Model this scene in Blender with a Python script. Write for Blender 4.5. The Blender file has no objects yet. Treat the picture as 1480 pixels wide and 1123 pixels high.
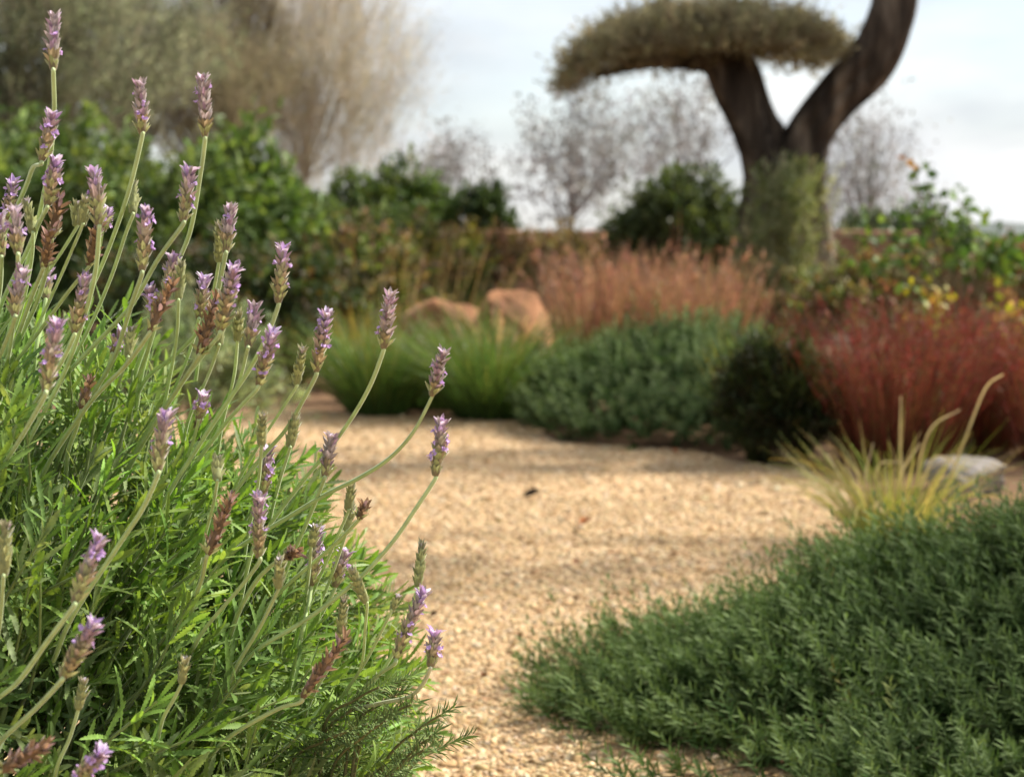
import bpy, math
import numpy as np
from mathutils import noise as mnoise, Vector

S = bpy.context.scene
COL = S.collection
R = math.radians

# ------------------------------------------------------------------ camera, light, exposure
CAM_H = 0.70
FPX = 60.0 / 36.0 * 1480.0
HORIZON = 350.0
PITCH = math.atan((561.5 - HORIZON) / FPX)
cam_data = bpy.data.cameras.new('camera')
cam = bpy.data.objects.new('camera', cam_data)
COL.objects.link(cam)
cam.location = (0, 0, CAM_H)
cam.rotation_euler = (R(90) - PITCH, 0, 0)
cam_data.lens = 60
cam_data.sensor_width = 36
cam_data.clip_start = 0.02
cam_data.clip_end = 6000
cam_data.dof.use_dof = True
cam_data.dof.focus_distance = 1.43
cam_data.dof.aperture_fstop = 7.9
cam_data.dof.aperture_blades = 0
S.camera = cam

SUN_AZ, SUN_EL = R(64), R(46)
w = bpy.data.worlds.new('World'); S.world = w; w.use_nodes = True
nt = w.node_tree; nt.nodes.clear()
out = nt.nodes.new('ShaderNodeOutputWorld'); bg = nt.nodes.new('ShaderNodeBackground')
sky = nt.nodes.new('ShaderNodeTexSky'); sky.sky_type = 'NISHITA'; sky.sun_disc = False
sky.sun_elevation = SUN_EL; sky.sun_rotation = SUN_AZ
sky.air_density = 1.0; sky.dust_density = 1.5
tc = nt.nodes.new('ShaderNodeTexCoord')
mp = nt.nodes.new('ShaderNodeMapping'); mp.inputs['Scale'].default_value = (1.6, 1.6, 5.0)
mp.inputs['Location'].default_value = (0.35, 0.1, 0.2)
nz = nt.nodes.new('ShaderNodeTexNoise'); nz.inputs['Scale'].default_value = 1.7
nz.inputs['Detail'].default_value = 7; nz.inputs['Roughness'].default_value = 0.52
rp = nt.nodes.new('ShaderNodeValToRGB')
rp.color_ramp.elements[0].position = 0.30; rp.color_ramp.elements[0].color = (0.30, 0.30, 0.30, 1)
rp.color_ramp.elements[1].position = 0.58; rp.color_ramp.elements[1].color = (1, 1, 1, 1)
nz2 = nt.nodes.new('ShaderNodeTexNoise'); nz2.inputs['Scale'].default_value = 3.1; nz2.inputs['Detail'].default_value = 6
rp2 = nt.nodes.new('ShaderNodeValToRGB')
rp2.color_ramp.elements[0].position = 0.38; rp2.color_ramp.elements[0].color = (3.5, 3.68, 3.88, 1)
rp2.color_ramp.elements[1].position = 0.60; rp2.color_ramp.elements[1].color = (4.9, 4.92, 4.92, 1)
sep = nt.nodes.new('ShaderNodeSeparateXYZ')
el = nt.nodes.new('ShaderNodeMapRange'); el.inputs[1].default_value = 0.1; el.inputs[2].default_value = 0.9
el.inputs[3].default_value = 1.0; el.inputs[4].default_value = 0.90
mul = nt.nodes.new('ShaderNodeVectorMath'); mul.operation = 'SCALE'
mix = nt.nodes.new('ShaderNodeMix'); mix.data_type = 'RGBA'
L = nt.links.new
L(tc.outputs['Generated'], mp.inputs['Vector']); L(mp.outputs[0], nz.inputs['Vector']); L(mp.outputs[0], nz2.inputs['Vector'])
L(nz.outputs['Fac'], rp.inputs[0]); L(nz2.outputs['Fac'], rp2.inputs[0])
L(tc.outputs['Generated'], sep.inputs[0]); L(sep.outputs['Z'], el.inputs[0])
L(rp2.outputs[0], mul.inputs[0]); L(el.outputs[0], mul.inputs['Scale'])
L(rp.outputs[0], mix.inputs[0]); L(sky.outputs[0], mix.inputs[6]); L(mul.outputs[0], mix.inputs[7])
L(mix.outputs[2], bg.inputs[0]); L(bg.outputs[0], out.inputs[0])
bg.inputs[1].default_value = 0.10

sun_d = bpy.data.lights.new('sun', 'SUN'); sun = bpy.data.objects.new('sun', sun_d); COL.objects.link(sun)
sun_d.energy = 4.1; sun_d.angle = R(2.0); sun_d.color = (1.0, 0.92, 0.80)
SUN_DIR = Vector((math.sin(SUN_AZ) * math.cos(SUN_EL), math.cos(SUN_AZ) * math.cos(SUN_EL), math.sin(SUN_EL)))
sun.rotation_euler = SUN_DIR.to_track_quat('Z', 'Y').to_euler()
sun.location = (3, 4, 6)
vs = S.view_settings
vs.view_transform = 'Standard'; vs.look = 'None'; vs.exposure = 1.14; vs.gamma = 1.0
S.render.engine = 'CYCLES'
S.cycles.use_denoising = True
S.cycles.max_bounces = 6
S.cycles.transparent_max_bounces = 4
S.cycles.sample_clamp_indirect = 6

# ------------------------------------------------------------------ pixel -> place
RIGHT = np.array([1.0, 0, 0])
FWD = np.array([0, math.cos(PITCH), -math.sin(PITCH)])
UP = np.array([0, math.sin(PITCH), math.cos(PITCH)])


def ray(px, py):
    return FWD + RIGHT * ((px - 740) / FPX) + UP * ((561.5 - py) / FPX)


def P(px, py, y):
    d = ray(px, py)
    return np.array([0, 0, CAM_H]) + d * (y / d[1])


def G(px, py):
    d = ray(px, py)
    return np.array([0, 0, CAM_H]) + d * (-CAM_H / d[2])


# ------------------------------------------------------------------ mesh collecting
class MB:
    def __init__(self):
        self.v, self.c, self.l, self.s, self.n = [], [], [], [], 0

    def add(self, verts, faces, cols):
        """verts (N,3); faces (F,k) int array; cols (N,3) or (3,)"""
        verts = np.asarray(verts, float).reshape(-1, 3)
        cols = np.asarray(cols, float)
        if cols.ndim == 1:
            cols = np.tile(cols, (len(verts), 1))
        self.v.append(verts); self.c.append(cols)
        if not isinstance(faces, list):
            faces = [faces]
        for f in faces:
            f = np.asarray(f, np.int64)
            self.l.append((f + self.n).ravel())
            self.s.append(np.full(len(f), f.shape[1], np.int64))
        self.n += len(verts)

    def build(self, name, mat, parent=None, smooth=True):
        origin = np.zeros(3)
        p = parent
        while p is not None:
            origin += np.array(p.location); p = p.parent
        v = (np.concatenate(self.v) - origin).astype(np.float32)
        c = np.concatenate(self.c).astype(np.float32)
        l = np.concatenate(self.l).astype(np.int32)
        s = np.concatenate(self.s).astype(np.int32)
        me = bpy.data.meshes.new(name)
        me.vertices.add(len(v)); me.vertices.foreach_set('co', v.ravel())
        me.loops.add(len(l)); me.loops.foreach_set('vertex_index', l)
        me.polygons.add(len(s))
        st = np.concatenate([[0], np.cumsum(s)[:-1]]).astype(np.int32)
        me.polygons.foreach_set('loop_start', st)
        if smooth:
            me.polygons.foreach_set('use_smooth', np.ones(len(s), bool))
        me.update(calc_edges=True)
        a = me.attributes.new('Col', 'FLOAT_COLOR', 'POINT')
        a.data.foreach_set('color', np.hstack([np.clip(c, 0, 1), np.ones((len(c), 1), np.float32)]).astype(np.float32).ravel())
        me.materials.append(mat)
        o = bpy.data.objects.new(name, me); COL.objects.link(o)
        if parent is not None:
            o.parent = parent
        return o


def thing(name, label, cat, loc, group=None):
    o = bpy.data.objects.new(name, None); COL.objects.link(o)
    o.location = tuple(float(a) for a in loc); o.empty_display_size = 0.1
    o['label'] = label; o['category'] = cat
    if group: o['group'] = group
    return o


def tag(o, label, cat, group=None, kind=None):
    o['label'] = label; o['category'] = cat
    if group: o['group'] = group
    if kind: o['kind'] = kind
    return o


# ------------------------------------------------------------------ vector helpers
def nrm(a):
    return a / np.maximum(np.linalg.norm(a, axis=-1, keepdims=True), 1e-9)


def catmull(pts, n):
    p = np.asarray(pts, float)
    p = np.vstack([2 * p[0] - p[1], p, 2 * p[-1] - p[-2]])
    m = len(p) - 3
    t = np.linspace(0, m - 1e-6, n); i = t.astype(int); f = (t - i)[:, None]
    a, b, c, d = p[i], p[i + 1], p[i + 2], p[i + 3]
    return 0.5 * (2 * b + (c - a) * f + (2 * a - 5 * b + 4 * c - d) * f ** 2 + (3 * b - a - 3 * c + d) * f ** 3)


def tube(mb, pts, radii, sides, col, n=None, fn=None, cap=True):
    """tube along a smooth curve; fn(t, angle array) -> radius factor"""
    n = n or len(pts) * 4
    c = catmull(pts, n) if len(pts) > 2 else np.linspace(pts[0], pts[1], n)
    rr = np.interp(np.linspace(0, 1, n), np.linspace(0, 1, len(radii)), radii)
    tg = nrm(np.gradient(c, axis=0))
    ref = np.array([0.0, 1, 0]) if abs(tg[0][1]) < 0.9 else np.array([1.0, 0, 0])
    u = nrm(np.cross(tg[0], ref))
    ang = np.linspace(0, 2 * math.pi, sides, endpoint=False)
    V = []
    for k in range(n):
        u = nrm(u - tg[k] * np.dot(u, tg[k])); w_ = np.cross(tg[k], u)
        f = fn(k / (n - 1), ang) if fn else np.ones(sides)
        V.append(c[k] + (np.cos(ang)[:, None] * u + np.sin(ang)[:, None] * w_) * (rr[k] * f)[:, None])
    V = np.array(V).reshape(-1, 3)
    i = np.arange(n - 1)[:, None] * sides; j = np.arange(sides)[None]
    q = np.stack([i + j, i + (j + 1) % sides, i + sides + (j + 1) % sides, i + sides + j], -1).reshape(-1, 4)
    col = np.asarray(col, float)
    if col.ndim == 2 and len(col) == 2:
        t = np.repeat(np.linspace(0, 1, n), sides)[:, None]
        col = col[0] * (1 - t) + col[1] * t
    mb.add(V, q, col)
    if cap:
        mb.add(V[-sides:], np.arange(sides)[None], col[-1] if col.ndim == 2 else col)
    return c


# leaf shapes: verts in (width, along, lift); faces
def leaf_shape(rows, fold=0.12, bend=0.15):
    """rows: list of (t, half width 0..1). ends may be 0 -> a point"""
    v, tris, quads, prev = [], [], [], None
    for t, hw in rows:
        z = -bend * t * t
        if hw < 1e-6:
            cur = [len(v)]; v.append((0, t, z))
        else:
            cur = [len(v), len(v) + 1, len(v) + 2]
            v += [(-hw * .5, t, z + fold * hw * .25), (0, t, z), (hw * .5, t, z + fold * hw * .25)]
        if prev:
            if len(prev) == 1 and len(cur) == 3:
                tris += [(prev[0], cur[1], cur[0]), (prev[0], cur[2], cur[1])]
            elif len(prev) == 3 and len(cur) == 1:
                tris += [(prev[0], prev[1], cur[0]), (prev[1], prev[2], cur[0])]
            else:
                quads += [(prev[0], prev[1], cur[1], cur[0]), (prev[1], prev[2], cur[2], cur[1])]
        prev = cur
    f = []
    if tris: f.append(np.array(tris))
    if quads: f.append(np.array(quads))
    return np.array(v, float), f


def toothed(n, bend, fold):
    rows = [(0, 0)]
    for k in range(1, 2 * n):
        t = k / (2 * n)
        wv = min(1.0, 0.42 + 1.1 * t) * min(1.0, ((1 - t) * 4.0) ** 0.5)
        rows.append((t, wv * (1.0 if k % 2 else 0.62)))
    rows.append((1, 0))
    return leaf_shape(rows, fold, bend)


NEEDLE = leaf_shape([(0, .6), (.55, 1), (1, 0)], 0.09, 0.10)
NEEDLE2 = (np.array([(0, 0, 0), (-.5, .5, .03), (.5, .5, .03), (0, 1, -.06)], float), [np.array([(0, 2, 3, 1)])])
LANCE = leaf_shape([(0, 0), (.3, .9), (.65, .85), (1, 0)], 0.16, 0.14)
BROAD = leaf_shape([(0, 0), (.2, .8), (.5, 1), (.8, .6), (1, 0)], 0.35, 0.2)
TOOTH = [toothed(12, .02, .12), toothed(13, .14, .09), toothed(12, .26, .12), toothed(11, -.08, .10)]


def scatter(mb, shape, pos, d, up, Ln, Wd, col, tipcol=None):
    """instances of a leaf shape merged in one mesh: pos, direction, approx normal (N,3); Ln, Wd (N,)"""
    tv, tf = shape
    N, K = len(pos), len(tv)
    if N == 0: return
    d = nrm(d); side = nrm(np.cross(d, up)); n = np.cross(side, d)
    Ln = np.broadcast_to(np.asarray(Ln, float), (N,)); Wd = np.broadcast_to(np.asarray(Wd, float), (N,))
    V = (pos[:, None] + side[:, None] * (tv[None, :, :1] * Wd[:, None, None])
         + d[:, None] * (tv[None, :, 1:2] * Ln[:, None, None]) + n[:, None] * (tv[None, :, 2:] * Ln[:, None, None]))
    col = np.asarray(col, float)
    if col.ndim == 1: col = np.tile(col, (N, 1))
    C = np.repeat(col[:, None], K, 1)
    if tipcol is not None:
        t = tv[None, :, 1:2]
        C = C * (1 - t) + np.asarray(tipcol)[:, None] * t
    off = (np.arange(N) * K)[:, None, None]
    mb.add(V.reshape(-1, 3), [(f[None] + off).reshape(-1, f.shape[1]) for f in tf], C.reshape(-1, 3))


def pal(rng, cols, n, jit=0.18):
    cols = np.asarray(cols, float)
    c = cols[rng.integers(0, len(cols), n)]
    return np.clip(c * (1 + rng.normal(0, jit, (n, 1))) * (1 + rng.normal(0, jit * .25, (n, 3))), 0.003, 0.95)


def blades(mb, rng, base, d, Ln, droop, wd, c0, c1, segs=5, sway=0.0):
    """grass blades as curved tapering ribbons"""
    N = len(base); d = nrm(d)
    t = np.linspace(0, 1, segs + 1)
    side = nrm(np.cross(d, np.array([0, 0, 1.0])) + rng.normal(0, .25, (N, 3)))
    out_ = nrm(d * np.array([1, 1, 0]) + rng.normal(0, .05, (N, 3)) * np.array([1, 1, 0]))
    sw = rng.normal(0, 1, (N, 3)) * sway
    p = (base[:, None] + d[:, None] * (Ln[:, None] * t)[..., None]
         + (out_ * .6 - np.array([0, 0, .75]))[:, None] * ((droop * Ln)[:, None] * t ** 2.2)[..., None]
         + sw[:, None] * (Ln[:, None] * np.sin(t * 3.1))[..., None])
    wv = wd[:, None] * (0.9 - 0.8 * t ** 1.6)[None]
    V = np.stack([p - side[:, None] * wv[..., None] * .5, p + side[:, None] * wv[..., None] * .5], 2)
    C = c0[:, None] * (1 - t)[None, :, None] + c1[:, None] * t[None, :, None]
    C = np.repeat(C[:, :, None], 2, 2)
    K = 2 * (segs + 1)
    k = np.arange(segs) * 2
    q = np.stack([k, k + 1, k + 3, k + 2], -1)
    mb.add(V.reshape(-1, 3), (q[None] + (np.arange(N) * K)[:, None, None]).reshape(-1, 4), C.reshape(-1, 3))
    return p


def lobes(dirs, seed, amp=0.25, f=1.7):
    o = Vector((seed * 3.7, seed * 1.3, seed * 2.1))
    return np.array([1 + amp * 2 * mnoise.noise(Vector(tuple(d * f)) + o) for d in dirs])


# ------------------------------------------------------------------ materials
def node_mat(name):
    m = bpy.data.materials.new(name); m.use_nodes = True
    n = m.node_tree.nodes; n.clear()
    o = n.new('ShaderNodeOutputMaterial')
    return m, m.node_tree, n, m.node_tree.links.new, o


def leaf_mat(name, trans=0.35, rough=0.5, spec=0.35, nscale=60, tint=(1.1, 1.15, 0.7), vary=0.35, sheen=0.0):
    m, t, n, link, o = node_mat(name)
    at = n.new('ShaderNodeAttribute'); at.attribute_name = 'Col'
    tcx = n.new('ShaderNodeTexCoord')
    nz_ = n.new('ShaderNodeTexNoise'); nz_.inputs['Scale'].default_value = nscale; nz_.inputs['Detail'].default_value = 3
    mr = n.new('ShaderNodeMapRange'); mr.inputs[1].default_value = .25; mr.inputs[2].default_value = .75
    mr.inputs[3].default_value = 1 - vary; mr.inputs[4].default_value = 1 + vary
    sc = n.new('ShaderNodeVectorMath'); sc.operation = 'SCALE'
    link(tcx.outputs['Object'], nz_.inputs['Vector']); link(nz_.outputs['Fac'], mr.inputs[0])
    link(at.outputs['Color'], sc.inputs[0]); link(mr.outputs[0], sc.inputs['Scale'])
    b = n.new('ShaderNodeBsdfPrincipled')
    b.inputs['Roughness'].default_value = rough; b.inputs['Specular IOR Level'].default_value = spec
    if sheen:
        b.inputs['Sheen Weight'].default_value = sheen; b.inputs['Sheen Roughness'].default_value = .4
    link(sc.outputs[0], b.inputs['Base Color'])
    if trans > 0:
        tr = n.new('ShaderNodeBsdfTranslucent')
        mu = n.new('ShaderNodeVectorMath'); mu.operation = 'MULTIPLY'; mu.inputs[1].default_value = tint
        link(sc.outputs[0], mu.inputs[0]); link(mu.outputs[0], tr.inputs[0])
        mx = n.new('ShaderNodeMixShader'); mx.inputs[0].default_value = trans
        link(b.outputs[0], mx.inputs[1]); link(tr.outputs[0], mx.inputs[2]); link(mx.outputs[0], o.inputs[0])
    else:
        link(b.outputs[0], o.inputs[0])
    return m


def solid_mat(name, ramp, scale, detail=8, rough=0.85, bump=0.4, bscale=None, stretch=(1, 1, 1), bdist=0.02, spec=.2, voro=None):
    """noise-coloured rough surface (stone, soil, bark)"""
    m, t, n, link, o = node_mat(name)
    tcx = n.new('ShaderNodeTexCoord'); mpx = n.new('ShaderNodeMapping'); mpx.inputs['Scale'].default_value = stretch
    link(tcx.outputs['Object'], mpx.inputs[0])
    nz_ = n.new('ShaderNodeTexNoise'); nz_.inputs['Scale'].default_value = scale; nz_.inputs['Detail'].default_value = detail
    nz_.inputs['Roughness'].default_value = .62
    link(mpx.outputs[0], nz_.inputs['Vector'])
    cr = n.new('ShaderNodeValToRGB'); e = cr.color_ramp.elements
    while len(e) < len(ramp): e.new(.5)
    for k, (pos, c) in enumerate(ramp):
        e[k].position = pos; e[k].color = (*c, 1)
    link(nz_.outputs['Fac'], cr.inputs[0])
    b = n.new('ShaderNodeBsdfPrincipled'); b.inputs['Roughness'].default_value = rough
    b.inputs['Specular IOR Level'].default_value = spec
    link(cr.outputs[0], b.inputs['Base Color'])
    nb = n.new('ShaderNodeTexNoise'); nb.inputs['Scale'].default_value = bscale or scale * 4; nb.inputs['Detail'].default_value = 6
    link(mpx.outputs[0], nb.inputs['Vector'])
    bp = n.new('ShaderNodeBump'); bp.inputs['Strength'].default_value = bump; bp.inputs['Distance'].default_value = bdist
    link(nb.outputs['Fac'], bp.inputs['Height']); link(bp.outputs[0], b.inputs['Normal'])
    link(b.outputs[0], o.inputs[0])
    return m


M_lav_leaf = leaf_mat('lavender_leaf', .34, .55, .30, 160, (1.25, 1.2, .45), .30, .15)
M_lav_stem = leaf_mat('lavender_stem', .12, .5, .3, 90, (1, 1, .8), .16, .25)
M_bract = leaf_mat('lavender_bract', .32, .6, .2, 260, (1.05, .95, 1.0), .25, .3)
M_rosemary = leaf_mat('rosemary_needle', .25, .7, .12, 30, (1.0, 1.1, .6), .35)
M_leaf = leaf_mat('garden_leaf', .36, .55, .28, 9, (1.15, 1.15, .5), .4)
M_wisp = leaf_mat('wispy_leaf', .58, .6, .2, 9, (1.05, 1.0, .85), .35)
M_grass = leaf_mat('grass_blade', .38, .5, .3, 12, (1.1, 1.05, .7), .35)
M_twig = leaf_mat('thin_twig', .15, .7, .15, 14, (1, 1, .9), .3)
M_peb = leaf_mat('gravel_stone', 0, .8, .2, 220, vary=.22)
M_wood = leaf_mat('woody_stem', 0, .85, .15, 40, vary=.45)

M_bark = solid_mat('olive_bark', [(.34, (.012, .009, .007)), (.50, (.06, .045, .033)), (.66, (.22, .175, .13))], 6, 5, .9, 1.0, 9, (1, 1, .16), .16)
M_soil = solid_mat('bed_soil', [(.3, (.075, .042, .022)), (.55, (.17, .10, .055)), (.75, (.28, .18, .10))], 3.2, 12, .95, .8, 40, bdist=.03)
M_rust = solid_mat('ochre_boulder', [(.30, (.08, .034, .016)), (.5, (.26, .12, .055)), (.70, (.50, .30, .18))], 3.5, 8, .85, .7, 14, bdist=.04)
M_pale = solid_mat('pale_boulder', [(.3, (.12, .105, .095)), (.5, (.22, .20, .185)), (.7, (.31, .29, .27))], 6, 8, .85, .5, 22, bdist=.02)
M_wall = solid_mat('earth_wall', [(.28, (.13, .065, .042)), (.5, (.25, .135, .085)), (.75, (.36, .22, .15))], 1.6, 10, .95, .8, 14, bdist=.05)
M_hill = solid_mat('wooded_hill', [(.3, (.05, .07, .065)), (.5, (.10, .12, .115)), (.7, (.17, .18, .17))], .02, 10, 1, .2, .1, bdist=3)  # far haze put into the colour as a greyed blue green


def gravel_mat():
    m, t, n, link, o = node_mat('fine_gravel')
    tcx = n.new('ShaderNodeTexCoord')
    vo = n.new('ShaderNodeTexVoronoi'); vo.inputs['Scale'].default_value = 62
    wv = n.new('ShaderNodeTexNoise'); wv.inputs['Scale'].default_value = 40
    ad = n.new('ShaderNodeMixRGB'); ad.blend_type = 'ADD'; ad.inputs[0].default_value = .012
    link(tcx.outputs['Object'], ad.inputs[1]); link(tcx.outputs['Object'], wv.inputs['Vector']); link(wv.outputs['Color'], ad.inputs[2])
    link(ad.outputs[0], vo.inputs['Vector'])
    cr = n.new('ShaderNodeValToRGB'); e = cr.color_ramp.elements
    for _ in range(3): e.new(.5)
    for k, (p_, c_) in enumerate([(0, (.30, .19, .10)), (.25, (.41, .275, .155)), (.55, (.47, .33, .19)), (.8, (.53, .395, .245)), (1, (.41, .25, .125))]):
        e[k].position = p_; e[k].color = (*c_, 1)
    sp = n.new('ShaderNodeSeparateColor'); link(vo.outputs['Color'], sp.inputs[0]); link(sp.outputs[0], cr.inputs[0])
    big = n.new('ShaderNodeTexNoise'); big.inputs['Scale'].default_value = 1.6; big.inputs['Detail'].default_value = 8
    link(tcx.outputs['Object'], big.inputs['Vector'])
    mr = n.new('ShaderNodeMapRange'); mr.inputs[1].default_value = .3; mr.inputs[2].default_value = .7
    mr.inputs[3].default_value = .82; mr.inputs[4].default_value = 1.12
    link(big.outputs['Fac'], mr.inputs[0])
    sc = n.new('ShaderNodeVectorMath'); sc.operation = 'SCALE'; link(cr.outputs[0], sc.inputs[0]); link(mr.outputs[0], sc.inputs['Scale'])
    b = n.new('ShaderNodeBsdfPrincipled'); b.inputs['Roughness'].default_value = .9; b.inputs['Specular IOR Level'].default_value = .15
    link(sc.outputs[0], b.inputs['Base Color'])
    bp = n.new('ShaderNodeBump'); bp.inputs['Strength'].default_value = .8; bp.inputs['Distance'].default_value = .008; bp.invert = True
    link(vo.outputs['Distance'], bp.inputs['Height']); link(bp.outputs[0], b.inputs['Normal'])
    link(b.outputs[0], o.inputs[0])
    return m


M_gravel = gravel_mat()

# ------------------------------------------------------------------ the setting
def ground():
    mb = MB()
    xs = np.concatenate([-np.geomspace(3000, 12, 14), np.linspace(-10, 10, 41), np.geomspace(12, 3000, 14)])
    ys = np.concatenate([[-60, -20, -8], np.linspace(-4, 22, 53), np.geomspace(25, 4000, 18)])
    X, Y = np.meshgrid(xs, ys)
    Z = np.array([[0.0 if y < 7.2 else 0.05 * mnoise.noise(Vector((x * .6, y * .6, 0))) * min(1, (y - 7.2) / 3) for x in xs] for y in ys])
    V = np.stack([X, Y, Z], -1).reshape(-1, 3)
    nx = len(xs); i = np.arange(len(ys) - 1)[:, None] * nx; j = np.arange(nx - 1)[None]
    q = np.stack([i + j, i + j + 1, i + nx + j + 1, i + nx + j], -1).reshape(-1, 4)
    mb.add(V, q, (.2, .12, .07))
    o = mb.build('ground', M_soil); o['kind'] = 'structure'


ground()
far_edge = [(-700, 622), (-100, 610), (330, 600), (420, 590), (490, 598), (570, 604), (660, 606), (770, 612), (800, 640), (900, 646),
            (1000, 652), (1070, 668), (1190, 690), (1260, 716), (1340, 760)]
path_poly = [G(*p)[:2] for p in far_edge] + [np.array(p) for p in [(1.45, 3.4), (1.9, 2.6), (2.2, 1.5), (2.4, 0), (2.4, -3), (-3.5, -3), (-3.6, 2)]]
rngp = np.random.default_rng(5)
pp = []
for k in range(len(path_poly)):
    a, b = path_poly[k], path_poly[(k + 1) % len(path_poly)]
    m_ = max(1, int(np.linalg.norm(b - a) / .12))
    for q in range(m_):
        pp.append(a + (b - a) * q / m_ + rngp.normal(0, .018, 2))
path_poly = np.array(pp)
mbp = MB(); mbp.add(np.c_[path_poly, np.full(len(path_poly), .006)][::-1], np.arange(len(path_poly))[None], (.5, .35, .2))
gp = mbp.build('gravel_path', M_gravel, smooth=False); gp['kind'] = 'structure'


def inside(pts, poly):
    x, y = pts[:, 0], pts[:, 1]; r = np.zeros(len(pts), bool)
    a = poly; b = np.roll(poly, -1, 0)
    for (x0, y0), (x1, y1) in zip(a, b):
        c = (y0 > y) != (y1 > y)
        r ^= c & (x < (x1 - x0) * (y - y0) / (y1 - y0 + 1e-12) + x0)
    return r


def pebbles():
    rng = np.random.default_rng(11)
    phi = (1 + 5 ** .5) / 2
    iv = nrm(np.array([(-1, phi, 0), (1, phi, 0), (-1, -phi, 0), (1, -phi, 0), (0, -1, phi), (0, 1, phi), (0, -1, -phi), (0, 1, -phi), (phi, 0, -1), (phi, 0, 1), (-phi, 0, -1), (-phi, 0, 1)]))
    fi = np.array([(0, 11, 5), (0, 5, 1), (0, 1, 7), (0, 7, 10), (0, 10, 11), (1, 5, 9), (5, 11, 4), (11, 10, 2), (10, 7, 6), (7, 1, 8), (3, 9, 4), (3, 4, 2), (3, 2, 6), (3, 6, 8), (3, 8, 9), (4, 9, 5), (2, 4, 11), (6, 2, 10), (8, 6, 7), (9, 8, 1)])
    mb = MB()
    pts = []
    for y0, y1, n, r in [(1.9, 3.2, 48000, .0039), (3.2, 4.6, 38000, .0047), (4.6, 7.2, 30000, .0056)]:
        y = rng.uniform(y0, y1, n); x = rng.uniform(-.36, .36, n) * y
        pts.append(np.c_[x, y, np.full(n, r) * rng.lognormal(0, .34, n)])
    pts = np.concatenate(pts)
    pts = pts[inside(pts[:, :2], path_poly)]
    N = len(pts)
    sc = np.c_[rng.uniform(.8, 1.35, N), rng.uniform(.7, 1.1, N), rng.uniform(.28, .55, N)] * pts[:, 2:3]
    a = rng.uniform(0, 6.3, N); ca, sa = np.cos(a)[:, None], np.sin(a)[:, None]
    tv = iv[None] * (1 + rng.normal(0, .16, (N, 12, 1)))
    v = tv * sc[:, None]
    tilt = rng.normal(0, .3, (N, 1))
    V = np.stack([v[..., 0] * ca - v[..., 1] * sa, v[..., 0] * sa + v[..., 1] * ca, v[..., 2] + v[..., 0] * tilt], -1)
    V += np.c_[pts[:, :2], .006 + sc[:, 2] * rng.uniform(-.1, .5, N)][:, None]
    c = pal(rng, [(.46, .33, .18), (.50, .37, .21), (.42, .29, .15), (.58, .45, .28), (.36, .23, .115), (.46, .32, .17), (.39, .26, .125), (.52, .42, .29)], N, .12)
    mb.add(V.reshape(-1, 3), (fi[None] + (np.arange(N) * 12)[:, None, None]).reshape(-1, 3), np.repeat(c, 12, 0))
    o = mb.build('gravel', M_peb, smooth=False)
    tag(o, 'loose tan and ochre gravel covering the garden path', 'gravel', kind='stuff')


pebbles()


def hills():
    mb = MB()
    xs = np.linspace(-900, 1500, 120)
    V = []
    for y, f in [(700, 0), (900, .7), (1150, 1), (1500, .6)]:
        for x in xs:
            z = f * (2 + 13 * max(0, min(1, (x - 30) / 260)) * (.75 + .6 * mnoise.noise(Vector((x * .004, y * .002, 3)))) + 2.5 * mnoise.noise(Vector((x * .03, y * .01, 9))))
            V.append((x, y, max(z, -.2)))
    n = len(xs); i = np.arange(3)[:, None] * n; j = np.arange(n - 1)[None]
    mb.add(V, np.stack([i + j, i + j + 1, i + n + j + 1, i + n + j], -1).reshape(-1, 4), (.1, .1, .1))
    o = mb.build('hills', M_hill); o['kind'] = 'structure'


hills()


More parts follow.
